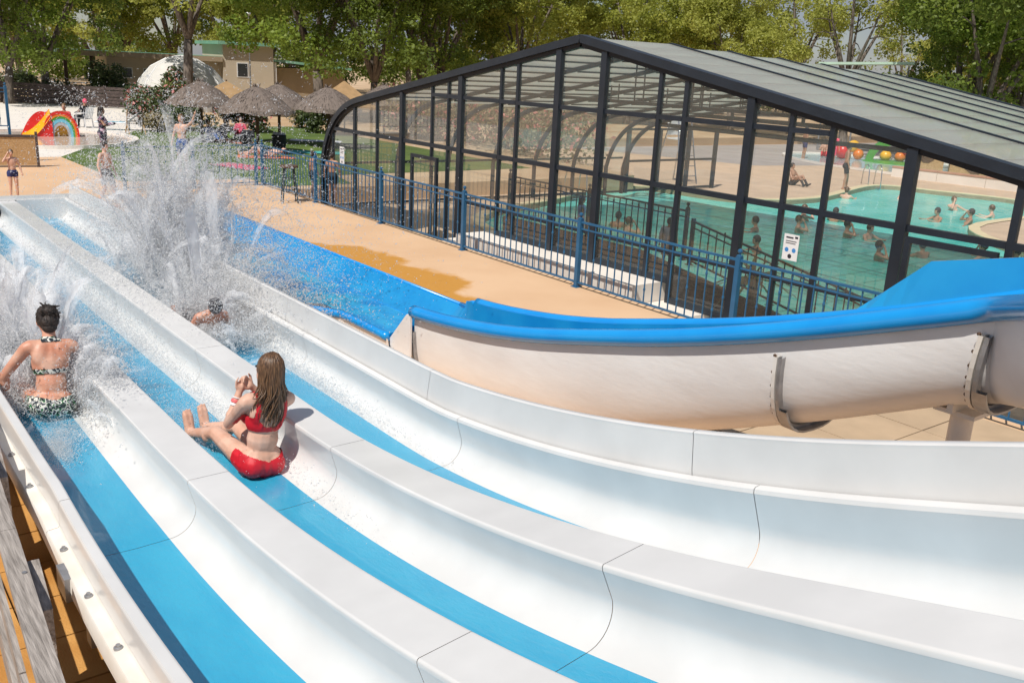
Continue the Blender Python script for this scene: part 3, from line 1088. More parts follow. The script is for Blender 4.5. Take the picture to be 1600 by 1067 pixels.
railing('safety_railing', 'long blue metal safety railing between the beige deck and the glass enclosure', (-24.9, 10.40), (-0.9, 10.14),
        [0, 3.4, 6.75, 10.05, 13.5, 16.85, 20.2, 23.5], RAIL_BLUE)
railing('safety_railing', 'blue metal railing across the far end of the beige deck, behind the spray', (-24.98, 10.25), (-24.7, 6.6), [0, 1.8, 3.6], RAIL_BLUE)
railing('safety_railing', 'short blue railing by the sign board near the paddling pool', (-31.8, 5.35), (-31.9, 1.4), [0, 2.0, 3.9], RAIL_BLUE, h=1.2, z0=1.0, z1=1.0, drop=1.0)
# ------------------------------------------------------------------ telescopic glass pool enclosure
XA = -13.05
ENC_Y = 11.5
ys = [11.5, 13.75, 15.45, 17.07, 18.64, 20.22, 21.63, 22.35]


def roof_profile(k, side, n=10):
    """half profile from the ridge outwards: list of (x, z)"""
    za, sh = 4.05 - 0.060 * k, 0.06 * k
    pts = [(0, za), (8.2 - sh, za - 0.183 * 8.2)]
    z1 = za - 0.183 * 8.2
    P0, P1, P2 = (8.2 - sh, z1), (9.9 - sh, z1 - 0.31), (10.25 - sh, z1 - 1.80)
    for i in range(1, n + 1):
        t = i / n
        pts.append(tuple((1 - t) ** 2 * P0[j] + 2 * t * (1 - t) * P1[j] + t * t * P2[j] for j in (0, 1)))
    pts.append((10.25 - sh, -0.45))
    return [(XA + side * a, b_) for a, b_ in pts]


def roof_z(x, k=0):
    pts = sorted(roof_profile(k, -1) + roof_profile(k, 1)[1:])
    return float(np.interp(x, [p[0] for p in pts], [p[1] for p in pts]))


def sweep_profile(pts, y0, y1, out_, in_):
    """rectangular bar along a polyline in an xz plane"""
    m = len(pts)
    rows = []
    for i, p in enumerate(pts):
        a, b_ = pts[max(0, i - 1)], pts[min(m - 1, i + 1)]
        d = Vector((b_[0] - a[0], b_[1] - a[1])).normalized()
        nn = Vector((-d.y, d.x))
        if nn.y < 0 or (abs(nn.y) < 1e-6 and (nn.x > 0) != (p[0] > XA)):
            nn = -nn
        o, q = Vector(p) + nn * out_, Vector(p) - nn * in_
        rows.append([(o.x, y0, o.y), (o.x, y1, o.y), (q.x, y1, q.y), (q.x, y0, q.y), (o.x, y0, o.y)])
    mb = MB().strip(rows)
    mb.add(rows[0][:4], [(0, 1, 2, 3)])
    mb.add(rows[-1][:4], [(0, 1, 2, 3)])
    return mb


enc = thing('pool_enclosure', 'anthracite framed glass pool enclosure with low gabled opal roof', 'pool enclosure', (XA, ENC_Y, -0.45))
for k, y in enumerate(ys):
    kk = max(0, k - 1)
    for side in (-1, 1):
        pts = roof_profile(kk, side)
        if k == 0:
            sweep_profile(pts, y - 0.10, y + 0.10, 0.06, 0.075).build('front_rib', ANTHRACITE, enc)
            sweep_profile(pts, y - 0.05, y + 0.08, -0.077, 0.15).build('rib_seal', BLACK, enc)
        else:
            sweep_profile(pts, y - 0.03, y + 0.03, 0.038, 0.085).build('rib', ANTHRACITE, enc)
# roof and side panels
for k in range(7):
    y0, y1 = ys[k] + (0.10 if k == 0 else 0.05), ys[k + 1] - 0.05
    for side in (-1, 1):
        pr = roof_profile(k, side)
        (xa, za), (xb, zb) = pr[0], pr[1]
        nst = 12
        for i in range(nst):
            t0, t1 = i / nst, (i + 1) / nst
            g = 0.012 / 8.2
            x0, z0 = xa + (xb - xa) * (t0 + g), za + (zb - za) * (t0 + g)
            x1, z1 = xa + (xb - xa) * (t1 - g), za + (zb - za) * (t1 - g)
            mb = MB()
            mb.add([(x0, y0, z0), (x1, y0, z1), (x1, y1, z1), (x0, y1, z0), (x0, y0, z0 + 0.016), (x1, y0, z1 + 0.016), (x1, y1, z1 + 0.016), (x0, y1, z0 + 0.016)],
                   [(0, 3, 2, 1), (4, 5, 6, 7), (0, 1, 5, 4), (1, 2, 6, 5), (2, 3, 7, 6), (3, 0, 4, 7)])
            mb.build('roof_panel', ROOF_PANE, enc)
            if i:
                xm, zm = xa + (xb - xa) * t0, za + (zb - za) * t0
                MB().box(xm - 0.022, xm + 0.022, y0, y1, zm - 0.040, zm - 0.004).build('purlin', ANTHRACITE, enc)
        # curved shoulder and side panes
        segs = [(1, 6), (6, 11), (11, 12)]
        for a, b_ in segs:
            rows = [[(x, y0, z), (x, y1, z)] for x, z in pr[a:b_ + 1]]
            MB().strip(rows).build('side_pane', SIDE_PANE, enc, smooth=True)
        for z in (0.75, -0.38):
            x = pr[-1][0]
            MB().box(x - 0.03, x + 0.03, y0, y1, z - 0.03, z + 0.03).build('side_rail', ANTHRACITE, enc)
# tie bars and hangers under the ribs
for k in range(1, 7):
    y, z = ys[k] + 0.02, 2.98 - 0.06 * k
    w = 5.4
    MB().box(XA - w, XA + w, y - 0.025, y + 0.025, z - 0.03, z + 0.03).build('tie_bar', ANTHRACITE, enc)
    for dx in (-3.4, -3.15, -0.9, -0.65, 0.65, 0.9, 3.15, 3.4):
        MB().tube([(XA + dx, y, z), (XA + dx, y, roof_z(XA + dx, k) - 0.1)], 0.016, 6).build('hanger', ANTHRACITE, enc)
# front facade: posts, transoms, panes
post_x = [(-22.75, 0.07), (-21.55, 0.14), (-20.41, 0.08), (-19.2, 0.16), (-17.94, 0.08), (-17.29, 0.08), (-16.79, 0.20), (-15.4, 0.09), (-14.86, 0.10), (-13.62, 0.20), (-12.4, 0.20),
          (-11.04, 0.10), (-10.46, 0.12), (-9.13, 0.19), (-8.4, 0.10), (-7.71, 0.11), (-6.48, 0.22), (-5.07, 0.13), (-3.9, 0.13)]
BASE = -0.45


def base_z(x):
    return 0.13 if -15.9 < x < -10.6 else (-0.20 if -10.6 <= x < -9.6 else BASE)


post_x = [(x, w * 0.72) for x, w in post_x]
for x, w in post_x:
    yb = ENC_Y - (0.075 if w > 0.11 else 0.04)
    MB().box(x - w / 2, x + w / 2, yb, ENC_Y + 0.03, base_z(x), roof_z(x) - 0.10).build('facade_post', ANTHRACITE, enc)
T1, T2, T0 = 1.73, 2.83, 0.66
xs_ = [-23.22] + [p[0] for p in post_x] + [-2.9]
ws_ = [0.04] + [p[1] for p in post_x] + [0.04]
for i in range(len(xs_) - 1):
    a, b_ = xs_[i] + ws_[i] / 2 + 0.001, xs_[i + 1] - ws_[i + 1] / 2 - 0.001
    mid = (a + b_) / 2
    zb = base_z(mid)
    low_rail = zb + (0.10)
    rails = [(zb, low_rail)]
    if mid > -16.9 and mid < -6.4:
        rails.append((T0 - 0.035, T0 + 0.035))
    if roof_z(mid) > T1 + 0.35:
        rails.append((T1 - 0.042, T1 + 0.042))
    if roof_z(a) > T2 + 0.12 and roof_z(b_) > T2 + 0.12:
        rails.append((T2 - 0.038, T2 + 0.038))
    for z0, z1 in rails:
        MB().box(a, b_, ENC_Y - 0.045, ENC_Y + 0.04, z0, z1).build('transom', ANTHRACITE, enc)
    # panes between the rails
    for j, (z0, z1) in enumerate(rails):
        lo = z1
        hi = rails[j + 1][0] if j + 1 < len(rails) else None
        if hi is not None and roof_z(a) > hi and roof_z(b_) > hi:
            poly = [(a, lo), (b_, lo), (b_, hi), (a, hi)]
        else:
            top = [(x, roof_z(x) - 0.14) for x in np.linspace(b_, a, 6)]
            poly = [(a, lo), (b_, lo)] + [(x, max(lo + 0.01, z)) for x, z in top]
        if -19.1 < mid < -18.0 and lo < 0:
            continue                      # the doorway stands open
        mb = MB()
        mb.add([(x, ENC_Y, z) for x, z in poly], [tuple(range(len(poly)))])
        mb.build('pane', CLEAR, enc)
# open door leaf beside the doorway, and the framed door at the near end


def door(x0, x1, z0, z1, y, nm):
    f = 0.075
    mb = MB()
    mb.box(x0, x0 + f, y - 0.03, y + 0.03, z0, z1)
    mb.box(x1 - f, x1, y - 0.03, y + 0.03, z0, z1)
    mb.box(x0 + f, x1 - f, y - 0.028, y + 0.028, z1 - f, z1)
    mb.box(x0 + f, x1 - f, y - 0.028, y + 0.028, z0, z0 + f * 1.6)
    d = mb.build(nm, ANTHRACITE, enc)
    h = MB()
    h.box(x1 - 0.06, x1 - 0.03, y - 0.09, y - 0.03, z0 + 0.95, z0 + 1.15)
    o = h.build('handle', STEEL)
    o.parent = d
    o.location = -Vector(enc.location)
    g = MB()
    g.add([(x0 + f, y, z0 + f), (x1 - f, y, z0 + f), (x1 - f, y, z1 - f), (x0 + f, y, z1 - f)], [(0, 1, 2, 3)])
    o = g.build('door_pane', CLEAR)
    o.parent = d
    o.location = -Vector(enc.location)


door(-18.55, -17.45, BASE, 1.50, ENC_Y - 0.16, 'door')
door(-6.35, -5.15, BASE, 1.64, ENC_Y - 0.10, 'door')
# rear end: upper frame only, open underneath
yr_ = 22.42
for z in (1.95, 2.35):
    hw = 9.6
    MB().box(XA - hw, XA + hw, yr_ - 0.04, yr_ + 0.04, z - 0.06, z + 0.06).build('rear_transom', ANTHRACITE, enc)
for dx in (-8, -5.5, -3, 0, 3, 5.5, 8):
    MB().box(XA + dx - 0.04, XA + dx + 0.04, yr_ - 0.035, yr_ + 0.035, 2.41, roof_z(XA + dx, 6) - 0.1).build('rear_post', ANTHRACITE, enc)
# side wind wall beyond the rear end
ww = thing('glass_windbreak', 'framed glass windbreak continuing the enclosure side beyond its rear', 'windbreak', (-23.0, 24, -0.45))
for y in (22.6, 24.1, 25.6, 27.05):
    MB().box(-23.06, -22.94, y - 0.06, y + 0.06, -0.45, 1.72).build('post', ANTHRACITE, ww)
for y0, y1 in ((22.66, 24.04), (24.16, 25.54), (25.66, 26.99)):
    for z in (-0.38, 0.62, 1.68):
        MB().box(-23.04, -22.96, y0, y1, z - 0.035, z + 0.035).build('rail', ANTHRACITE, ww)
    for z0, z1 in ((-0.345, 0.585), (0.655, 1.645)):
        MB().add([(-23, y0, z0), (-23, y1, z0), (-23, y1, z1), (-23, y0, z1)], [(0, 1, 2, 3)]).build('pane', SIDE_PANE, ww)

# concrete plinth and steps under the facade
pl = thing('concrete_plinth', 'stepped beige concrete plinth under the glass facade behind the blue railing', 'plinth', (-13, 11, -0.45))
for x0, x1, y0, top in ((-15.85, -10.62, 10.80, 0.128), (-10.60, -9.62, 10.80, -0.20), (-9.60, -8.95, 10.80, -0.33), (-16.6, -15.87, 10.95, -0.12)):
    MB().box(x0, x1, y0, ENC_Y + 0.12, -0.45, top).build('step', CONCRETE_W, pl)
# brown clad ramp wall and its dark railing inside
ramp = thing('ramp_wall', 'brown wood clad ramp wall inside the glass facade', 'wall', (-12, 12.5, -0.45))
nb = 5
for j in range(nb):
    z0, z1 = -0.45 + j * 0.155, -0.45 + (j + 1) * 0.155 - 0.008
    xr = -11.15 + (nb - 1 - j) * 1.05
    mb = MB()
    xq = xr - 1.05
    mb.box(-16.4, xq, 12.42 + 0.004 * (j % 2), 12.55, z0, z1)
    mb.add([(xq, 12.42, z0), (xr, 12.42, z0), (xq, 12.42, z1), (xq, 12.55, z0), (xr, 12.55, z0), (xq, 12.55, z1)], [(0, 1, 2), (3, 5, 4), (0, 3, 4, 1), (1, 4, 5, 2)])
    mb.build('cladding_board', WOOD_BROWN, ramp)
railing('ramp_railing', 'dark level railing on the brown ramp wall inside the enclosure', (-16.3, 12.5), (-11.1, 12.5), [0, 2.6, 5.2], RAIL_DARK, h=0.90, z0=0.33, z1=0.33, post_w=0.06)
railing('ramp_railing', 'dark sloping railing running down to the pool inside the enclosure', (-11.0, 12.5), (-7.2, 12.5), [0.06, 1.9, 3.8], RAIL_DARK, h=0.80, z0=0.28, z1=-0.40, post_w=0.06, fin=False)

# notices stuck to the panes


def notice(label, x, z, w, h, y=11.40):
    t = thing('notice_sheet', label, 'notice', (x, y, z), 'notices stuck on the glass')
    MB().box(x - w / 2, x + w / 2, y - 0.003, y + 0.003, z - h / 2, z + h / 2).build('sheet', PAPER, t)
    yy = y - 0.0045
    q = lambda x0, x1, z0, z1: [(x + x0 * w, yy, z + z0 * h), (x + x1 * w, yy, z + z0 * h), (x + x1 * w, yy, z + z1 * h), (x + x0 * w, yy, z + z1 * h)]
    for k, (x0, x1, z0, z1, m_) in enumerate([(-0.36, 0.12, 0.34, 0.40, INK), (0.22, 0.42, 0.36, 0.44, INK), (-0.36, 0.36, 0.22, 0.25, INK), (-0.36, 0.30, 0.14, 0.17, INK)]):
        MB().add(q(x0, x1, z0, z1), [(0, 1, 2, 3)]).build('printed_line', m_, t)
    for cx_, cz_ in ((-0.24, -0.10), (0.24, -0.10), (0.0, -0.34)):
        pts = [(x + (cx_ + 0.13 * math.cos(a)) * w, yy, z + cz_ * h + 0.13 * w * math.sin(a)) for a in np.linspace(0, 2 * math.pi, 14, endpoint=False)]
        MB().add(pts, [tuple(range(14))]).build('printed_pictogram', INK_B if cz_ > -0.2 else INK, t)


notice('white notice with blue pictograms stuck on the glass in front of the swimmers', -8.09, 1.18, 0.26, 0.38)
notice('white notice stuck on the curved corner pane of the enclosure', -22.08, 1.08, 0.24, 0.46)

# ------------------------------------------------------------------ bar stool
st = thing('bar_stool', 'tall wooden bar stool with thin dark legs beside the blue railing', 'stool', (-21.7, 9.75, 0))
MB().lathe([(0, 0.86), (0.21, 0.86), (0.225, 0.875), (0.225, 0.905), (0.21, 0.92), (0, 0.92)], (-21.7, 9.75, 0), 18).build('seat', WOOD_BROWN, st, smooth='auto')
for a in range(4):
    c, s = math.cos(a * math.pi / 2 + 0.5), math.sin(a * math.pi / 2 + 0.5)
    MB().tube([(-21.7 + 0.26 * c, 9.75 + 0.26 * s, 0), (-21.7 + 0.15 * c, 9.75 + 0.15 * s, 0.87)], 0.018, 6).build('leg', RAIL_DARK, st)
for z, r in ((0.30, 0.225), (0.60, 0.185)):
    pts = [(-21.7 + r * math.cos(a * math.pi / 2 + 0.5), 9.75 + r * math.sin(a * math.pi / 2 + 0.5), z) for a in range(5)]
    mb = MB()
    for a, b_ in zip(pts[:-1], pts[1:]):
        mb.tube([a, b_], 0.011, 5)
    mb.build('footrest', RAIL_DARK, st)

# ------------------------------------------------------------------ thatched parasols


def parasol(x, y, label, r=1.4, seed=0):
    rr = random.Random(seed)
    t = thing('thatched_parasol', label, 'parasol', (x, y, 0), 'heather thatched parasols on the lawn')
    n = 40
    prof = [(0.05, 2.36), (0.22, 2.27), (0.55, 2.03), (0.95, 1.74), (1.0, 1.67)]
    mb = MB()
    v = []
    for i, (f_, z) in enumerate(prof):
        for k in range(n):
            a = 2 * math.pi * k / n
            q = r * f_ * (1 + rr.uniform(-0.02, 0.02))
            zz = z + rr.uniform(-0.015, 0.015)
            if i == len(prof) - 1:
                zz -= rr.uniform(0.0, 0.12)
            if i >= 3:
                zz -= 0.18
            v.append((x + q * math.cos(a), y + q * math.sin(a), zz))
    f = []
    for i in range(len(prof) - 1):
        for k in range(n):
            k2 = (k + 1) % n
            f.append((i * n + k, i * n + k2, (i + 1) * n + k2, (i + 1) * n + k))
    f.append(tuple(range(n)))
    # underside
    o = len(v)
    v.append((x, y, 1.98))
    for k in range(n):
        f.append((4 * n + k, o, 4 * n + (k + 1) % n))
    mb.add(v, f)
    th = mb.build('thatch', THATCH, t, fix=False)
    # straw ends sticking out
    mb = MB()
    for k in range(900):
        a = rr.uniform(0, 6.283)
        s = rr.uniform(0.15, 1.0)
        z = np.interp(s, [0.05, 0.22, 0.55, 0.95, 1.0], [2.36, 2.27, 2.03, 1.56, 1.48]) + 0.015
        p = Vector((x + r * s * math.cos(a), y + r * s * math.sin(a), z))
        d = Vector((math.cos(a) * 0.75, math.sin(a) * 0.75, -0.55)) + Vector((rr.uniform(-.15, .15), rr.uniform(-.15, .15), rr.uniform(0, .25)))
        q = p + d * rr.uniform(0.10, 0.22)
        sdv = Vector((-math.sin(a), math.cos(a), 0)) * 0.016
        mb.add([p - sdv, p + sdv, q], [(0, 1, 2)])
    stuff(mb.build('straw_ends', THATCH, t, fix=False))
    mb = MB()
    for k in range(9):
        a = k * 0.7
        mb.tube([(x, y, 2.32), (x + 0.16 * math.cos(a), y + 0.16 * math.sin(a), 2.38 + 0.05 * (k % 3))], [0.04, 0.012], 5)
    mb.tube([(x, y, 2.26), (x, y, 2.40)], [0.10, 0.06], 8)
    mb.build('thatch_knot', THATCH, t)
    MB().tube([(x, y, 0), (x, y, 2.15)], 0.065, 8).build('pole', WOOD_BROWN, t, smooth='auto')
    for k in range(6):
        a = k * math.pi / 3 + 0.2
        MB().tube([(x, y, 1.55), (x + r * 0.8 * math.cos(a), y + r * 0.8 * math.sin(a), 1.62)], 0.025, 5).build('strut', WOOD_BROWN, t)


for i, (px, D, lab) in enumerate([(310, 40.5, 'leftmost thatched parasol, in front of the yucca and pink oleander'),
                                  (399, 36.4, 'nearest thatched parasol, standing free in front of the others'),
                                  (434, 40.8, 'thatched parasol half hidden behind the nearest one'),
                                  (512, 39.3, 'thatched parasol beside the rounded corner of the enclosure'),
                                  (601, 47.0, 'far thatched parasol showing just above the enclosure roof edge')]):
    x, y = bearing(px, D)
    parasol(x, y, lab, 1.38, i)


# ------------------------------------------------------------------ plants


def leaf_cloud(centers, radii, count, size, rr, flat=1.0, droop=0.0):
    """leaf quads on and in a set of ellipsoids -> vertex array, face array"""
    centers, radii = np.asarray(centers, float), np.asarray(radii, float)
    wts = radii.prod(axis=1) ** (2 / 3)
    idx = rr.choice(len(centers), count, p=wts / wts.sum())
    d = rr.normal(size=(count, 3))
    d /= np.linalg.norm(d, axis=1)[:, None]
    rad = rr.uniform(0.35, 1.0, count) ** 0.45
    p = centers[idx] + d * radii[idx] * rad[:, None]
    p += rr.normal(scale=0.05, size=p.shape)
    nrm = d * 0.7 + rr.normal(size=(count, 3)) * 0.8 + np.array([0, 0, 0.5])
    nrm /= np.linalg.norm(nrm, axis=1)[:, None]
    a = np.cross(nrm, rr.normal(size=(count, 3)))
    a /= np.linalg.norm(a, axis=1)[:, None]
    b_ = np.cross(nrm, a)
    s = size * rr.uniform(0.6, 1.35, count)[:, None]
    v = np.stack([p - a * s * 0.5, p + b_ * s * 0.32, p + a * s * 0.6, p - b_ * s * 0.32], axis=1).reshape(-1, 3)
    return v


def quads_object(name, v, mat, parent):
    n = len(v) // 4
    me = bpy.data.meshes.new(name)
    me.vertices.add(n * 4)
    off = np.array(parent.location) if parent is not None else 0
    me.vertices.foreach_set('co', (v - off).astype(np.float32).ravel())
    me.loops.add(n * 4)
    me.loops.foreach_set('vertex_index', np.arange(n * 4, dtype=np.int32))
    me.polygons.add(n)
    me.polygons.foreach_set('loop_start', np.arange(0, n * 4, 4, dtype=np.int32))
    me.materials.append(mat)
    me.update(calc_edges=True)
    return link(name, me, parent)


def tree_proto(seed, h, spread, low, leaf, nleaf, dens=34, lean=0.0, open_=0.0):
    """a tree at the origin: trunk that forks, limbs, leafy crown"""
    rr = np.random.default_rng(seed)
    t = thing('tree', 'x', 'tree', (0, 0, 0), 'trees behind the pool grounds')
    mb = MB()
    fork = low * rr.uniform(0.7, 1.0)
    r0 = 0.12 + 0.013 * h
    top = Vector((lean * h * 0.5, rr.uniform(-0.4, 0.4), fork))
    mb.tube([(0, 0, -0.1), (0.03, 0, 0.35), tuple(top * 0.5 + Vector((0, 0, fork * 0.05))), tuple(top)], [r0 * 1.35, r0, r0 * 0.86, r0 * 0.75], 9)
    cents, rads = [], []
    nl = 6
    tips = []
    for i in range(nl):
        a = 2 * math.pi * i / nl + rr.uniform(-0.4, 0.4)
        reach = spread * rr.uniform(0.35, 0.8)
        hh = h * rr.uniform(0.62, 0.97)
        p1 = top + Vector((math.cos(a) * reach * 0.35, math.sin(a) * reach * 0.35, (hh - fork) * 0.35))
        p2 = top + Vector((math.cos(a) * reach * 0.75, math.sin(a) * reach * 0.75, (hh - fork) * 0.7))
        p3 = Vector((top.x + math.cos(a) * reach, top.y + math.sin(a) * reach, hh))
        mb.tube([top, p1, p2, p3], [r0 * 0.55, r0 * 0.38, r0 * 0.22, 0.03], 7)
        for f_ in (0.35, 0.55, 0.75, 0.95):
            q = p1.lerp(p3, f_)
            b2 = a + rr.uniform(-1.3, 1.3)
            ln = spread * rr.uniform(0.22, 0.5)
            e = q + Vector((math.cos(b2) * ln, math.sin(b2) * ln, rr.uniform(-0.5, 0.9)))
            mb.tube([q, q.lerp(e, 0.5) + Vector((0, 0, 0.12)), e], [r0 * 0.16, r0 * 0.10, 0.015], 5)
            tips.append(e)
        tips.append(p3)
    for e in tips:
        for _ in range(2):
            c = e + Vector(rr.normal(scale=0.45, size=3))
            cents.append(tuple(c))
            s = rr.uniform(0.45, 1.0) * (0.24 * spread)
            rads.append((s * 1.15, s * 1.15, s * 0.75))
    # hanging lower clumps
    for _ in range(int(dens * (1 - open_))):
        a = rr.uniform(0, 6.283)
        q = spread * math.sqrt(rr.uniform(0.05, 1.0)) * 0.95
        z = low + (h - low) * rr.uniform(0.02, 0.85)
        cents.append((top.x + q * math.cos(a), top.y + q * math.sin(a), z))
        s = rr.uniform(0.4, 1.0) * (0.20 * spread)
        rads.append((s * 1.1, s * 1.1, s * 0.8))
    mb.build('trunk', BARK, t, smooth=True)
    v = leaf_cloud(cents, rads, int(nleaf * 0.98), 0.185, rr)
    quads_object('crown', v, leaf, t)
    return t


protos = [
    tree_proto(1, 11.0, 4.4, 3.0, LEAVES[0], 25000, dens=46),
    tree_proto(2, 12.0, 4.8, 2.6, LEAVES[1], 26000, lean=0.03, dens=46),
    tree_proto(3, 10.0, 4.0, 2.2, LEAVES[2], 22000, open_=0.15, dens=46),
    tree_proto(4, 11.5, 5.0, 2.2, LEAVES[3], 27000, dens=46),
    tree_proto(5, 12.5, 3.4, 3.8, LEAVES[2], 6500, open_=0.6, lean=-0.03),
]
# (column, distance, kind, scale, label)
forest = [
    (5, 64, 1, 1.0, 'tree at the far left edge, behind the dark plank fence'),
    (66, 66, 3, 1.05, 'dark trunked tree in the left corner, its stout trunk behind the plank fence'),
    (150, 84, 2, 1.15, 'pale yellow green tree rising over the low house on its left end'),
    (205, 88, 0, 1.2, 'olive tree behind the middle of the green roofed house'),
    (290, 60, 4, 1.15, 'tall tree with a dark trunk in front of the green roofed house'),
    (360, 86, 2, 1.2, 'yellow green tree behind the antenna mast'),
    (430, 82, 0, 1.15, 'olive tree above the right wing of the house'),
    (500, 58, 1, 1.3, 'green tree just right of the house, above the parasols'),
    (585, 56, 3, 1.05, 'dark leaning tree directly left of the enclosure gable'),
    (655, 60, 1, 1.1, 'forked tree with dark limbs behind the rising roof edge'),
    (690, 62, 3, 1.1, 'dark tree behind the left slope of the glass enclosure'),
    (735, 82, 0, 1.15, 'olive tree seen between the dark trunks above the left roof slope'),
    (820, 64, 0, 1.05, 'olive tree with bare twigs left of the roof ridge'),
    (905, 74, 2, 1.15, 'yellow green tree straight above the roof ridge'),
    (985, 68, 0, 0.95, 'rounded olive tree just right of the roof ridge'),
    (1075, 70, 2, 0.98, 'yellow green tree behind the first roof bays'),
    (1150, 66, 2, 0.95, 'light bushy tree behind the middle of the opal roof'),
    (1245, 68, 4, 0.95, 'sparse tree with pale branches in front of the open sky'),
    (1330, 62, 4, 1.0, 'thin leaning tree before the gap of sky'),
    (1412, 84, 4, 0.8, 'slim tree beside the pale green canopy'),
    (1510, 60, 1, 1.1, 'dense dark green tree right of the sky gap'),
    (1545, 56, 3, 1.1, 'broad dark tree above the far end of the roof'),
    (1610, 60, 1, 1.1, 'green tree at the right edge of the roof'),
    (30, 95, 0, 1.3, 'far olive tree behind the left corner trees'),
    (640, 98, 1, 1.35, 'far green tree between the forked trunks'),
    (1130, 96, 0, 1.25, 'far olive tree behind the light bushy one'),
    (1520, 92, 0, 1.2, 'far olive tree behind the dense dark green one'),
    (1570, 90, 2, 1.25, 'yellowish tree lit behind the broad dark one'),
    (270, 104, 3, 1.35, 'far dark tree behind the house chimneys'),
    (455, 102, 3, 1.35, 'far dark tree behind the right house wing'),
    (775, 100, 3, 1.35, 'far dark tree behind the left roof slope'),
]
used = set()
for i, (px, D, k, sc, lab) in enumerate(forest):
    x, y = bearing(px, D)
    rot = R.uniform(0, 6.28)
    z = -0.45 if (x > -38 and y > 27 and y < 66 and x < 40) else 0.0
    if k not in used:
        used.add(k)
        o = protos[k]
        o.location = (x, y, z)
        o.rotation_euler = (0, 0, rot)
        o.scale = (sc, sc, sc)
        o['label'] = lab
    else:
        o = copy_tree(protos[k], (x, y, z), rot, lab, (sc * R.uniform(0.92, 1.08), sc, sc * R.uniform(0.95, 1.05)))


def shrub(name, label, cat, x, y, rx, ry, h, mat, count, size, seed, flower=None, group=None, z=0.0):
    rr = np.random.default_rng(seed)
    t = thing(name, label, cat, (x, y, z), group)
    cents, rads = [], []
    for _ in range(12):
        a = rr.uniform(0, 6.283)
        q = math.sqrt(rr.uniform(0, 1)) * 0.7
        cents.append((x + rx * q * math.cos(a), y + ry * q * math.sin(a), z + h * rr.uniform(0.25, 0.75)))
        s = rr.uniform(0.3, 0.5)
        rads.append((rx * s, ry * s, h * s * 0.75))
    quads_object('foliage', leaf_cloud(cents, rads, count, size, rr), mat, t)
    mb = MB()
    for k in range(5):
        a = k * 1.25
        mb.tube([(x, y, z - 0.02), (x + rx * 0.25 * math.cos(a), y + ry * 0.25 * math.sin(a), z + h * 0.35), (x + rx * 0.5 * math.cos(a), y + ry * 0.5 * math.sin(a), z + h * 0.7)], [0.03, 0.02, 0.008], 5)
    mb.build('stems', BARK, t)
    if flower is not None:
        v = leaf_cloud(cents, [(a * 1.06, b_ * 1.06, c * 1.06) for a, b_, c in rads], count // 6, size * 1.1, rr)
        quads_object('blossom', v, flower, t)
    return t


def B(px, D):
    return bearing(px, D)


sh = [
    ('hedge', 'clipped dark green hedge below the left half of the house', 'hedge', 150, 66, 4.6, 1.2, 1.5, LEAF_SHRUB, 5200, 0.17, None),
    ('shrub', 'dark round bush behind the plank fence at the left', 'shrub', 20, 72, 1.6, 1.6, 1.8, LEAF_SHRUB, 1800, 0.17, None),
    ('shrub', 'loose green bush against the house wall above the hedge', 'shrub', 160, 69, 2.4, 1.2, 2.6, LEAF_SHRUB, 2800, 0.17, None),
    ('oleander', 'pink flowering oleander below the dark tree trunk', 'shrub', 270, 60, 1.5, 1.3, 2.5, LEAF_SHRUB, 3200, 0.17, PETAL_PINK),
    ('shrub', 'large dark bush with red tips at the right end of the plank fence', 'shrub', 236, 51, 1.9, 1.5, 1.8, LEAF_SHRUB, 4200, 0.16, PETAL_PINK),
    ('shrub', 'dark low bush between the leftmost parasol and the lawn', 'shrub', 285, 46, 2.0, 1.2, 1.1, LEAF_SHRUB, 2400, 0.15, None),
    ('shrub', 'dry beige grass tuft at the edge of the lawn', 'shrub', 238, 45, 1.0, 0.8, 0.8, LEAF_DRY, 1200, 0.15, None),
    ('shrub', 'flowering bush in the shade behind the parasols', 'shrub', 380, 48, 2.8, 1.2, 1.5, LEAF_SHRUB, 3000, 0.15, PETAL_PINK),
    ('shrub', 'small green bush by the path right of the parasols', 'shrub', 492, 47, 1.0, 0.9, 1.3, LEAF_SHRUB, 1500, 0.15, None),
    ('shrub', 'small olive bush on the bare earth between parasols', 'shrub', 470, 50, 0.9, 0.8, 1.0, LEAF_DRY, 1000, 0.15, None),
    ('hedge', 'pink and green hedge seen through the side of the enclosure', 'hedge', 800, 42, 8.0, 2.2, 2.8, LEAF_DRY, 6500, 0.17, PETAL_PINK),
    ('hedge', 'hedge seen through the left panes of the enclosure', 'hedge', 640, 46, 3.4, 1.6, 2.4, LEAF_DRY, 3800, 0.17, PETAL_PINK),
]
for i, (nm, lab, cat, px, D, rx, ry, h, mat, cnt, sz, fl) in enumerate(sh):
    x, y = B(px, D)
    shrub(nm, lab, cat, x, y, ry if nm == 'hedge' and px < 200 else rx, rx if nm == 'hedge' and px < 200 else ry, h, mat, cnt, sz, 40 + i, fl, 'shrubs and hedges around the grounds')

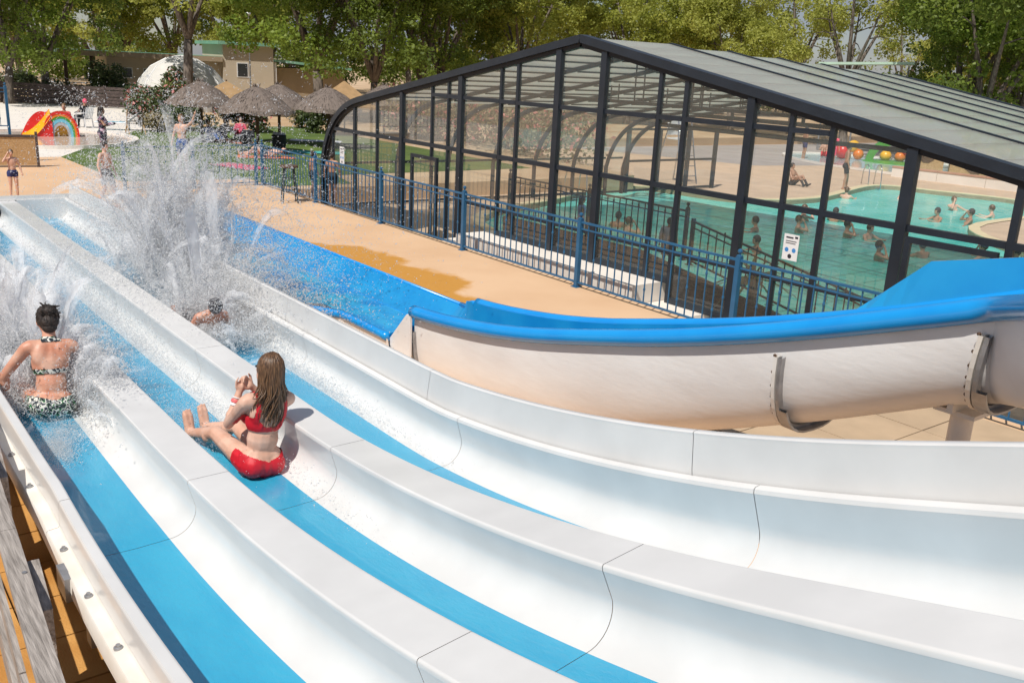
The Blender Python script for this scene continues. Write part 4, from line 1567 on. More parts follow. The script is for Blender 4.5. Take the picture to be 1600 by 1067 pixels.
hp = None
for i, (px, lab) in enumerate(((20, 'distant dark bush behind the plank fence at the left corner'), (200, 'distant dark bush showing past the left house wing'), (480, 'distant dark bush right of the house wing'),
                               (640, 'distant dark bush between the trunks left of the enclosure'), (800, 'distant dark bush under the trees above the left roof slope'), (960, 'distant dark bush under the trees at the roof ridge'),
                               (1220, 'distant dark bush beneath the gap of sky'), (1480, 'distant dark bush behind the far end of the roof'))):
    x, y = B(px, 112 + 6 * (i % 2))
    if hp is None:
        hp = shrub('hedgerow_bush', lab, 'shrub', x, y, 7.5, 7.5, 5.0, LEAVES[3], 5200, 0.34, 77, None, 'distant hedgerow')
    else:
        copy_tree(hp, (x, y, 0), R.uniform(0, 6.28), lab, (1, 1, R.uniform(0.8, 1.15)))
# yucca with long straps, and the small palm inside the enclosure


def rosette(name, label, x, y, z0, h, nleaf, ln, mat, seed, width=0.07):
    rr = random.Random(seed)
    t = thing(name, label, 'plant', (x, y, z0))
    MB().tube([(x, y, z0 - 0.02), (x + 0.05, y, z0 + h * 0.5), (x, y, z0 + h)], [0.12, 0.09, 0.08], 8).build('stem', BARK, t, smooth=True)
    me = None
    for k in range(nleaf):
        a = rr.uniform(0, 6.283)
        el = rr.uniform(-0.25, 1.35)
        L_ = ln * rr.uniform(0.75, 1.1)
        rows = []
        for i in range(6):
            s = i / 5
            e = el - 1.1 * s * s
            q = Vector((x, y, z0 + h)) + Vector((math.cos(a) * math.cos(el) * L_ * s, math.sin(a) * math.cos(el) * L_ * s, L_ * (math.sin(el) * s - 0.45 * s * s)))
            wv = Vector((-math.sin(a), math.cos(a), 0)) * width * (1 - s) ** 0.6 * (0.5 + s if s < 0.5 else 1)
            rows.append([q - wv, q + Vector((0, 0, 0.012)), q + wv])
        MB().strip(rows).build('leaf', mat, t)


x, y = B(256, 53)
rosette('yucca', 'spiky yellow green yucca beside the leftmost parasol', x, y, 0, 1.3, 46, 1.35, LEAF_YUCCA, 5, 0.06)
rosette('potted_palm', 'small palm plant inside the glass next to the pool', -9.9, 13.0, -0.45, 0.62, 34, 0.75, M('leaf_palm', (0.05, 0.13, 0.05), rough=0.5, c2=(0.12, 0.22, 0.08), scale=3, trans=0.2), 6, 0.05)
# ------------------------------------------------------------------ plank fence, house, mast, canopies


def V2(p, z):
    return Vector((p[0], p[1], z))


pf = thing('plank_fence', 'dark horizontal plank fence behind the paddling pool terrace', 'fence', (*bearing(110, 63.5), 0))
P0, P1 = V2(bearing(-60, 66.5), 0), V2(bearing(214, 61.0), 0)
dv = (P1 - P0)
npan = 5
for i in range(npan + 1):
    p = P0 + dv * (i / npan)
    MB().box(p.x - 0.07, p.x + 0.07, p.y - 0.07, p.y + 0.07, 0, 1.26).build('post', WOOD_DARK, pf)
for i in range(npan):
    a, b_ = P0 + dv * ((i + 0.035) / npan), P0 + dv * ((i + 0.965) / npan)
    for j in range(6):
        z = 0.14 + j * 0.195
        o = Vector((0.03 * (j % 2), 0, R.uniform(-0.012, 0.012)))
        MB().beam(a + Vector((0, 0, z)) + o, b_ + Vector((0, 0, z)) + o, 0.03, 0.17).build('plank', WOOD_DARK, pf)
pf2 = thing('plank_fence', 'low dark fence seen behind the thatched parasols', 'fence', (*bearing(440, 56), 0))
P0, P1 = V2(bearing(330, 60), 0), V2(bearing(560, 57), 0)
dv = (P1 - P0)
for i in range(6):
    p = P0 + dv * (i / 5)
    MB().box(p.x - 0.07, p.x + 0.07, p.y - 0.07, p.y + 0.07, 0, 1.2).build('post', WOOD_DARK, pf2)
for i in range(5):
    a, b_ = P0 + dv * ((i + 0.03) / 5), P0 + dv * ((i + 0.97) / 5)
    for j in range(5):
        MB().beam(a + Vector((0, 0, 0.18 + j * 0.22)), b_ + Vector((0, 0, 0.18 + j * 0.22)), 0.03, 0.19).build('plank', WOOD_DARK, pf2)

HO = V2(bearing(165, 71), 0)
hu = (V2(bearing(478, 74), 0) - HO).normalized()
hw_ = Vector((-hu.y, hu.x, 0))
if hw_.dot(HO) < 0:
    hw_ = -hw_
house = thing('house', 'low beige house with green flat roofs behind the trees', 'house', HO)


def hbox(a0, a1, b0, b1, z0, z1, nm, mat, dz=0.0):
    mb = MB()
    v = []
    for z, s in ((z0, 0), (z1, 1)):
        for a, b_ in ((a0, b0), (a1, b0), (a1, b1), (a0, b1)):
            v.append(HO + hu * a + hw_ * b_ + Vector((0, 0, z + dz * (a - a0) / max(1e-6, a1 - a0))))
    mb.add(v, [(0, 3, 2, 1), (4, 5, 6, 7), (0, 1, 5, 4), (1, 2, 6, 5), (2, 3, 7, 6), (3, 0, 4, 7)])
    return mb.build(nm, mat, house)


hbox(0, 7.6, 0, 6, 0, 3.0, 'wall', STUCCO)
hbox(-3.0, 7.55, -0.7, 6.6, 3.0, 3.22, 'roof', ROOF_GREEN)
hbox(-3.05, 7.55, -0.74, -0.70, 2.86, 3.20, 'fascia', STUCCO_DARK)
for a in (-2.7, -1.1):
    hbox(a, a + 0.22, -0.5, -0.28, 0, 2.99, 'porch_post', WOOD_BROWN)
hbox(7.6, 11.2, -0.6, 6, 0, 4.05, 'wall', STUCCO)
hbox(7.2, 11.5, -1.0, 6.6, 4.05, 4.28, 'roof', ROOF_GREEN)
hbox(11.2, 16.8, 0.2, 5, 0, 2.62, 'wall', STUCCO_DARK)
hbox(11.21, 17.2, -0.6, 5.6, 3.05, 3.22, 'roof', ROOF_GREEN, dz=-0.42)
for a in (11.3, 14.6):
    hbox(a, a + 0.16, -0.45, -0.29, 0, 3.0 - 0.07 * (a - 11), 'drain_pipe', PLASTIC_W)
DARKGLASS = M('dark_window_glass', (0.03, 0.035, 0.04), rough=0.1, var=0.1)
for a, z, w, h in ((1.0, 1.55, 0.55, 0.6), (2.35, 1.6, 0.6, 0.55), (4.3, 1.55, 0.7, 0.65), (8.6, 1.9, 0.7, 0.9)):
    f0 = -0.6 if a > 7.6 else 0.0
    hbox(a - 0.06, a + w + 0.06, f0 - 0.03, f0 + 0.02, z - 0.06, z + h + 0.06, 'window_frame', PLASTIC_W)
    hbox(a, a + w, f0 - 0.036, f0 - 0.031, z, z + h, 'window', DARKGLASS)
hbox(5.7, 6.6, -0.03, 0.02, 0, 2.1, 'door', WOOD_BROWN)

tx, ty = bearing(283, 63)
tent = thing('white_tent', 'white domed canvas tent half hidden behind the leftmost parasol', 'tent', (tx, ty, 0))
CANVAS = M('white_canvas', (0.70, 0.68, 0.64), rough=0.8, var=0.08, scale=1.2, trans=0.15)
prof = [(3.0, 0.0), (2.9, 0.8), (2.5, 1.7), (1.8, 2.5), (0.9, 3.0), (0.06, 3.2)]
for k in range(10):
    a0, a1 = 2 * math.pi * k / 10 + 0.01, 2 * math.pi * (k + 1) / 10 - 0.01
    MB().strip([[(tx + r * math.cos(a), ty + r * math.sin(a), z) for a in (a0, (a0 + a1) / 2, a1)] for r, z in prof]).build('canvas_gore', CANVAS, tent, smooth=True)
for k in range(10):
    a0 = 2 * math.pi * k / 10
    MB().tube([(tx + (r + 0.01) * math.cos(a0), ty + (r + 0.01) * math.sin(a0), z) for r, z in prof], 0.04, 6).build('rib', PLASTIC_W, tent)
mx_, my_ = bearing(390, 68)
mast = thing('lamp_mast', 'thin pale lamp mast beside the house', 'mast', (mx_, my_, 0))
MB().tube([(mx_, my_, 0), (mx_, my_, 6.0)], [0.06, 0.035], 8).build('pole', STEEL, mast)
MB().ell((mx_, my_, 6.05), (0.16, 0.16, 0.12)).build('lamp_head', PLASTIC_W, mast)


def pyramid(label, px, D, r, z0, z1):
    x, y = bearing(px, D)
    t = thing('canvas_parasol', label, 'parasol', (x, y, 0), 'tan canvas parasols')
    n = 4
    mb = MB()
    ring = [(x + r * math.cos(0.6 + k * math.pi / 2), y + r * math.sin(0.6 + k * math.pi / 2), z0) for k in range(4)]
    low = [(p[0], p[1], z0 - 0.14) for p in ring]
    mb.add(ring + low + [(x, y, z1)], [(0, 1, 8), (1, 2, 8), (2, 3, 8), (3, 0, 8), (0, 4, 5, 1), (1, 5, 6, 2), (2, 6, 7, 3), (3, 7, 4, 0)])
    mb.build('canopy', TENT_TAN, t, fix=False)
    MB().tube([(x, y, 0), (x, y, z1 + 0.05)], 0.04, 6).build('pole', WOOD_BROWN, t)


pyramid('tan canvas parasol peeking out behind the leftmost thatched parasol', 352, 46.5, 2.0, 1.35, 2.25)
pyramid('tan canvas parasol behind the thatched parasol nearest the enclosure', 538, 46.5, 1.8, 1.35, 2.5)
cx_, cy_ = bearing(1352, 60)
can = thing('flat_canopy', 'pale green flat canopy on thin posts in the gap of sky', 'canopy', (cx_, cy_, -0.45))
MB().prism([(-2.6, -0.9), (2.6, -1.2), (2.6, 1.2), (-2.6, 0.9)], lambda a, b_, d: (cx_ + a * 0.9 + b_ * 0.4, cy_ + a * 0.45 - b_ * 0.9, d + 0.04 * a), 4.60, 4.74).build('canopy', M('pale_green_sheet', (0.45, 0.60, 0.48), rough=0.5, var=0.06), can)
for a in (-2.2, -0.4, 1.2, 2.2):
    MB().tube([(cx_ + a * 0.9, cy_ + a * 0.45, -0.45), (cx_ + a * 0.9, cy_ + a * 0.45, 4.62)], 0.05, 6).build('post', STEEL, can)

# ------------------------------------------------------------------ children's slide by the paddling pool
kb = V2(bearing(66, 41.0), 0.0)
ku = (V2(bearing(110, 41.0), 0) - V2(bearing(24, 41.0), 0)).normalized()
kw = Vector((-ku.y, ku.x, 0))
if kw.dot(kb) < 0:
    kw = -kw
play = thing('play_slide', 'red and yellow toddler slide with a rainbow arch by the paddling pool', 'toy slide', kb)


def kp(a, b_, z):
    return kb + ku * (a * 0.82) + kw * b_ + Vector((0, 0, z * 0.86))


def arch(w, h, n=18):
    return [(-w * math.cos(math.pi * k / n), h * math.sin(math.pi * k / n) ** 0.75) for k in range(n + 1)]


cx0 = 0.48
for (w0, h0, w1, h1, mat, pj) in ((0.78, 1.16, 0.69, 1.06, RED_P, 0.06), (0.688, 1.058, 0.60, 0.96, ORA_P, 0.05), (0.598, 0.958, 0.52, 0.86, GRN_P, 0.04), (0.518, 0.858, 0.40, 0.70, CYA_P, 0.03), (0.398, 0.698, 0.30, 0.55, GRY_P, 0.02)):
    A, Bb = arch(w0, h0), arch(w1, h1)
    mb = MB()
    rows = []
    for (a, z), (a2, z2) in zip(A, Bb):
        rows.append([kp(cx0 + a, 0.55, z), kp(cx0 + a, -pj, z), kp(cx0 + a2, -pj, z2), kp(cx0 + a2, 0.55, z2)])
    mb.strip(rows)
    mb.build('rainbow_band', mat, play, smooth='auto')
mb = MB()
mb.strip([[kp(cx0 + a, 0.30, z), kp(cx0 + a, 0.30, 0)] for a, z in arch(0.30, 0.55)])
mb.build('arch_back', YEL_P, play)


def chute(t):
    return -1.25 * t + 0.05, 1.10 * (1 - t) ** 1.6 + 0.05


rows = []
for k in range(15):
    a, z = chute(k / 14)
    rows.append([kp(a, -0.12, max(0.02, z - 0.26)), kp(a, 0.55, z + 0.10)])
MB().strip(rows).build('chute', YEL_P, play, smooth=True)
for b0, k_ in ((-0.07, 0.0), (0.55, 1.0)):
    lobe = [(-1.30, 0.0)]
    for k in range(16):
        t_ = k / 15
        a, z = chute(1 - t_)
        lobe.append((a - 0.04, max(z + (0.07 if k_ else -0.30), 0.03, k_ * 1.12 * math.sin(math.pi / 2 * min(1.0, 1.35 * t_)) ** 0.75 * (1 - 0.25 * max(0, t_ - 0.75)))))
    lobe.append((0.12, 0.95 if k_ else 0.7))
    lobe.append((0.12, 0.0))
    MB().prism(lobe, lambda a, z, d: kp(a, d, z), b0, b0 + 0.07).build('chute_side', RED_P, play)
# sign board on the deck at the left edge
bo = V2(bearing(6, 31.0), 0)
bu_ = (V2(bearing(60, 31.0), 0) - V2(bearing(-40, 31.0), 0)).normalized()
bw = Vector((-bu_.y, bu_.x, 0))
board = thing('sign_board', 'tan wooden board with dark edge standing on the deck behind the boy', 'board', bo)
bp = lambda a, b_, z: bo + bu_ * a + bw * b_ + Vector((0, 0, z))


def bbox(a0, a1, b0, b1, z0, z1, nm, mat):
    v = [bp(a, b_, z) for z in (z0, z1) for a, b_ in ((a0, b0), (a1, b0), (a1, b1), (a0, b1))]
    MB().add(v, [(0, 3, 2, 1), (4, 5, 6, 7), (0, 1, 5, 4), (1, 2, 6, 5), (2, 3, 7, 6), (3, 0, 4, 7)]).build(nm, mat, board)


bbox(-0.9, 0.54, -0.02, 0.02, 0.06, 0.86, 'panel', WOOD_TAN)
bbox(0.545, 0.62, -0.04, 0.05, 0.0, 1.02, 'edge_post', WOOD_DARK)
bbox(-0.9, 0.54, -0.045, 0.045, 0.865, 0.93, 'top_edge', WOOD_DARK)

# ------------------------------------------------------------------ seats and towels


def wood_chair(x, y, rz):
    t = thing('deck_chair', 'dark slatted wooden deck chair at the edge of the lawn', 'deck chair', (x, y, 0))
    c, s = math.cos(rz), math.sin(rz)
    q = lambda a, b_, z: (x + a * c - b_ * s, y + a * s + b_ * c, z)
    for b_ in (-0.33, 0.33):
        MB().tube([q(-0.35, b_, 0), q(0.0, b_, 0.38), q(0.30, b_, 1.02)], 0.028, 6).build('side_frame', WOOD_TAN, t)
        MB().tube([q(0.45, b_, 0), q(0.05, b_, 0.40)], 0.025, 6).build('leg', WOOD_TAN, t)
    for k in range(9):
        f = k / 8
        MB().beam(q(0.02 + 0.27 * f, -0.32, 0.42 + 0.57 * f), q(0.02 + 0.27 * f, 0.32, 0.42 + 0.57 * f), 0.06, 0.02).build('slat', WOOD_DARK, t)


wx, wy = bearing(203, 43.5)
wood_chair(wx, wy, math.atan2(-wy, -wx) + 0.2)


def lounger(x, y, rz, label, mat):
    t = thing('sun_lounger', label, 'sun lounger', (x, y, 0), 'sun loungers by the pools')
    c, s = math.cos(rz), math.sin(rz)
    q = lambda a, b_, z: (x + a * c - b_ * s, y + a * s + b_ * c, z)
    for b_ in (-0.3, 0.3):
        MB().tube([q(-0.9, b_, 0.32), q(0.35, b_, 0.32), q(0.9, b_, 0.75)], 0.03, 6).build('side_frame', PLASTIC_W, t)
        for a in (-0.7, 0.4):
            MB().tube([q(a, b_, 0.32), q(a, b_ * 1.05, 0)], 0.03, 6).build('leg', PLASTIC_W, t)
    mb = MB()
    mb.strip([[q(a, -0.29, z), q(a, 0.29, z)] for a, z in ((-0.9, 0.345), (0.35, 0.345), (0.9, 0.775))])
    mb.strip([[q(a, -0.29, z), q(a, 0.29, z)] for a, z in ((-0.9, 0.32), (0.36, 0.32), (0.9, 0.75))])
    mb.build('bed', mat, t)


lx, ly = bearing(176, 45.5)
lounger(lx, ly, 1.1, 'white sun lounger with a sky blue bed near the woman in the floral dress', CYA_P)


def plastic_chair(x, y, rz, label):
    t = thing('garden_chair', label, 'chair', (x, y, 0))
    c, s = math.cos(rz), math.sin(rz)
    q = lambda a, b_, z: (x + a * c - b_ * s, y + a * s + b_ * c, z)
    mb = MB()
    mb.strip([[q(a, -0.25, z), q(a, 0.25, z)] for a, z in ((0.25, 0.42), (-0.2, 0.40))])
    mb.strip([[q(a, -0.25, z), q(a, 0.25, z)] for a, z in ((0.25, 0.39), (-0.2, 0.37))])
    mb.build('seat', PLASTIC_W, t)
    for k in range(5):
        b_ = -0.2 + 0.1 * k
        MB().beam(q(-0.2, b_, 0.40), q(-0.34, b_, 0.88), 0.06, 0.02).build('back_slat', PLASTIC_W, t)
    for a, b_ in ((0.22, -0.22), (0.22, 0.22), (-0.2, -0.22), (-0.2, 0.22)):
        MB().tube([q(a, b_, 0.4), q(a * 1.2, b_ * 1.15, 0)], 0.025, 6).build('leg', PLASTIC_W, t)
    for b_ in (-0.27, 0.27):
        MB().tube([q(0.22, b_, 0.40), q(0.2, b_, 0.62), q(-0.26, b_, 0.64)], 0.022, 6).build('armrest', PLASTIC_W, t)


chx, chy = bearing(123, 46.5)
ch_rot = math.atan2(-chy, -chx) - 2.3
plastic_chair(chx, chy, ch_rot, 'white plastic garden chair behind the rainbow slide')


def towel(label, px, D, a, b_, rz, mat):
    x, y = bearing(px, D)
    c, s = math.cos(rz), math.sin(rz)
    rows = []
    for i in range(9):
        rows.append([(x + (i / 8 - 0.5) * a * c - (j / 4 - 0.5) * b_ * s, y + (i / 8 - 0.5) * a * s + (j / 4 - 0.5) * b_ * c, 0.012 + 0.02 * R.random()) for j in range(5)])
    o = MB().strip(rows).build('towel', mat)
    tag(o, label, 'towel', 'towels spread on the lawn')


towel('red patterned towel lying alone on the lawn before the railing', 368, 31.5, 1.9, 0.95, 0.3, TOWEL_R)
towel('coral towel in the shade under the nearest parasol', 358, 40.5, 1.8, 0.9, 0.4, TOWEL_O)
towel('teal towel on the lawn beside the enclosure corner', 487, 36.8, 2.4, 1.0, 1.0, TOWEL_T)
towel('pale towel on the far lawn beside the enclosure corner', 492, 42.0, 2.2, 0.9, 1.0, TOWEL_W)
towel('dark coral towel under the lying sunbather', 412, 34.6, 2.0, 0.9, 1.15, TOWEL_O)
bx_, by_ = bearing(433, 36.6)
bin_ = thing('litter_bin', 'dark round litter bin beneath the parasols', 'bin', (bx_, by_, 0))
MB().lathe([(0.0, 0.0), (0.24, 0.0), (0.27, 0.6), (0.285, 0.62), (0.25, 0.64), (0.0, 0.66)], (bx_, by_, 0), 14).build('body', DARK_CLOTH, bin_, smooth='auto')
MB().lathe([(0.0, 0.67), (0.26, 0.665), (0.20, 0.72), (0.0, 0.74)], (bx_, by_, 0), 14).build('lid', GRY_P, bin_, smooth='auto')

# ------------------------------------------------------------------ pool furniture behind the glass
lg = thing('lifeguard_chair', 'white tubular lifeguard high chair by the far pool edge', 'lifeguard chair', (-24.6, 26.9, -0.45))
g = lambda a, b_, z: (-24.6 + a, 26.9 + b_, z - 0.45)
CHROME = M('polished_steel', (0.55, 0.56, 0.58), rough=0.2, var=0.05, metal=0.9)
for b_ in (-0.42, 0.42):
    MB().tube([g(0.55, b_ * 1.2, 0), g(0.1, b_ * 0.8, 2.5)], 0.03, 6).build('front_leg', CHROME, lg)
    MB().tube([g(-0.75, b_ * 1.4, 0), g(-0.2, b_ * 0.8, 2.5)], 0.03, 6).build('rear_leg', CHROME, lg)
    MB().tube([g(0.25, b_ * 0.8, 1.95), g(-0.35, b_ * 0.8, 2.0)], 0.025, 6).build('armrest', CHROME, lg)
for k in range(5):
    f = 0.12 + k * 0.15
    MB().tube([g(0.55 - 0.45 * f, -0.48 + 0.15 * f, 2.5 * f), g(0.55 - 0.45 * f, 0.48 - 0.15 * f, 2.5 * f)], 0.02, 6).build('rung', CHROME, lg)
MB().box(-24.6 - 0.35, -24.6 + 0.25, 26.9 - 0.36, 26.9 + 0.36, 1.18, 1.23).build('seat', PLASTIC_W, lg)
MB().box(-24.6 - 0.40, -24.6 - 0.35, 26.9 - 0.36, 26.9 + 0.36, 1.32, 2.02).build('backrest', PLASTIC_W, lg)


def pool_ladder(x, y, ang, label):
    t = thing('pool_ladder', label, 'pool ladder', (x, y, -0.45), 'steel pool ladders')
    c, s = math.cos(ang), math.sin(ang)
    for b_ in (-0.27, 0.27):
        pts = [(0.55, -0.0), (0.50, 0.55), (0.38, 0.78), (0.18, 0.82), (0.02, 0.68), (-0.05, 0.2), (-0.05, -0.5)]
        MB().tube([(x + a * c - b_ * s, y + a * s + b_ * c, -0.45 + z) for a, z in pts], 0.022, 8).build('handrail', CHROME, t, smooth=True)
    for z in (-0.1, -0.35):
        MB().beam((x - 0.05 * c + 0.27 * s, y - 0.05 * s - 0.27 * c, -0.45 + z), (x - 0.05 * c - 0.27 * s, y - 0.05 * s + 0.27 * c, -0.45 + z), 0.08, 0.03).build('step', CHROME, t)


pool_ladder(-21.4, 35.2, 2.6, 'steel ladder at the far corner of the pool near the standing man')
pool_ladder(-23.0, 20.5, 2.9, 'steel ladder on the left side of the pool behind the ramp railing')

# play figures of the far splash pool


def ball_group(name, label, x, y, z, parts):
    t = thing(name, label, 'play structure', (x, y, z))
    for nm, kind, args, mat in parts:
        mb = MB()
        if kind == 'ell':
            c, r = args
            mb.ell((x + c[0], y + c[1], z + c[2]), r, seg=14, rings=9)
        elif kind == 'arch':
            w, h, th, dep = args
            rows = []
            dx, dy = 0.83, 0.55
            for k in range(17):
                a = math.pi * k / 16
                ca, sa = math.cos(a), math.sin(a)
                rows.append([(x + dx * w * s_ * ca - dy * d_, y + dy * w * s_ * ca + dx * d_, z + h * s_ * sa) for s_, d_ in ((1, 0), (1, dep), (1 - th, dep), (1 - th, 0), (1, 0))])
            mb.strip(rows)
        mb.build(nm, mat, t, smooth='auto')


px_, py_ = -27.3, 46.3
ball_group('play_figure', 'green arched melon play figure with coloured balls in the splash pool', px_, py_, -0.4, [
    ('arch', 'arch', (1.35, 1.25, 0.28, 0.6), GRN_P), ('ball', 'ell', ((-0.3, -0.2, 0.35), (0.30, 0.30, 0.28)), YEL_P), ('ball', 'ell', ((0.35, 0.1, 0.35), (0.28, 0.28, 0.27)), ORA_P),
    ('ball', 'ell', ((0.55, 0.2, 0.62), (0.22, 0.22, 0.21)), RED_P), ('base', 'ell', ((0, 0, 0.0), (1.7, 1.3, 0.12)), GRN_P)])
ball_group('play_figure', 'red and yellow round play figure left of the melon arch', -29.6, 45.2, -0.4, [
    ('ball', 'ell', ((0, 0, 0.40), (0.42, 0.42, 0.40)), RED_P), ('ball', 'ell', ((0.40, 0.3, 0.70), (0.33, 0.33, 0.32)), YEL_P), ('ball', 'ell', ((0.7, 0.4, 0.3), (0.28, 0.28, 0.28)), ORA_P)])
ball_group('play_figure', 'small green and brown play figure at the right of the splash pool', -18.6, 45.6, -0.4, [
    ('ball', 'ell', ((0, 0, 0.2), (0.9, 0.7, 0.42)), WOOD_TAN), ('ball', 'ell', ((-0.9, -0.3, 0.25), (0.55, 0.5, 0.4)), GRN_P)])


def hut(x, y, w, h, label, rz):
    t = thing('play_hut', label, 'play hut', (x, y, -0.44), 'wooden play huts')
    c, s = math.cos(rz), math.sin(rz)
    n = 12
    prof = [(-w, 0)] + [(-w * math.cos(math.pi * k / n), h * 0.6 + h * 0.4 * math.sin(math.pi * k / n)) for k in range(n + 1)] + [(w, 0)]
    hole = [(w * 0.5 * math.cos(2 * math.pi * k / 10), h * 0.55 + w * 0.5 * math.sin(2 * math.pi * k / 10)) for k in range(10)]
    q = lambda a, b_, z: (x + a * c - b_ * s, y + a * s + b_ * c, z - 0.44)
    MB().prism(prof, lambda a, z, d: q(a, d, z), 0.0, 0.9).build('wall', WOOD_TAN, t)
    MB().prism(hole, lambda a, z, d: q(a, d, z), -0.02, -0.005).build('opening', WOOD_BROWN, t)


hut(-23.0, 41.9, 0.75, 1.75, 'rounded wooden play hut with a round opening beside the splash pool', 0.55)
hut(-21.6, 43.8, 1.1, 1.3, 'wide wooden play hut behind the rounded one', 0.55)
lowwall = thing('low_wall', 'low white wall in front of the splash pool behind the pool', 'wall', (-18, 40.2, -0.45))
for k in range(5):
    a = Vector((-23.4 + 2.1 * k, 39.9 + 0.12 * k, -0.45))
    MB().beam(a + Vector((0, 0, 0.21)), a + Vector((2.08, 0.12, 0.21)), 0.25, 0.42).build('wall_block', CONCRETE_W, lowwall)
    MB().beam(a + Vector((0, 0, 0.45)), a + Vector((2.08, 0.12, 0.45)), 0.32, 0.05).build('coping', M('terracotta', (0.50, 0.27, 0.19), rough=0.8) if k == 0 else bpy.data.materials['terracotta'], lowwall)


# ------------------------------------------------------------------ people
def capsule(mb, a, b_, ra, rb, n=10):
    mb.tube([a, b_], [ra, rb], n)
    mb.ell(a, ra * 0.998, seg=n, rings=6)
    mb.ell(b_, rb * 0.998, seg=n, rings=6)


def remesh(mb, voxel, iters=5):
    o = mb.build('tmp', SKIN)
    r = o.modifiers.new('r', 'REMESH')
    r.mode = 'VOXEL'
    r.voxel_size = voxel
    sm = o.modifiers.new('s', 'SMOOTH')
    sm.factor = 0.5
    sm.iterations = iters
    dg = bpy.context.evaluated_depsgraph_get()
    me = bpy.data.meshes.new_from_object(o.evaluated_get(dg))
    bpy.data.objects.remove(o)
    me.shade_smooth()
    return me


def garment(me, pred, off, mat, name, parent):
    """a shell of the body surface where pred(points) holds, lifted off the skin"""
    nv, npoly = len(me.vertices), len(me.polygons)
    co = np.empty(nv * 3)
    me.vertices.foreach_get('co', co)
    co = co.reshape(-1, 3)
    no = np.empty(nv * 3)
    me.vertices.foreach_get('normal', no)
    no = no.reshape(-1, 3)
    c = np.empty(npoly * 3)
    me.polygons.foreach_get('center', c)
    c = c.reshape(-1, 3)
    keep = np.where(pred(c))[0]
    idx = {}
    fs = []
    for k in keep:
        fs.append([idx.setdefault(v, len(idx)) for v in me.polygons[k].vertices])
    if not fs:
        return None
    vs = np.array(list(idx.keys()))
    m2 = bpy.data.meshes.new(name)
    m2.from_pydata((co[vs] + no[vs] * off).tolist(), [], fs)
    m2.materials.append(mat)
    m2.shade_smooth()
    return link(name, m2, parent)


def stand_pose(s=1.0, al=None, ar=None, kl=None, kr=None):
    """joints of a standing figure, facing +x, left is +y"""
    d = dict(pelvis=(0, 0, 0.92), up=(0, 0, 1), fwd=(1, 0, 0),
             knee_l=(0.03, 0.10, 0.49), ankle_l=(-0.02, 0.11, 0.08), knee_r=(0.03, -0.10, 0.49), ankle_r=(-0.02, -0.11, 0.08),
             elbow_l=(-0.02, 0.26, 1.12), wrist_l=(0.06, 0.29, 0.88), elbow_r=(-0.02, -0.26, 1.12), wrist_r=(0.06, -0.29, 0.88))
    if al:
        d['elbow_l'], d['wrist_l'] = al
    if ar:
        d['elbow_r'], d['wrist_r'] = ar
    if kl:
        d['knee_l'], d['ankle_l'] = kl
    if kr:
        d['knee_r'], d['ankle_r'] = kr
    return d


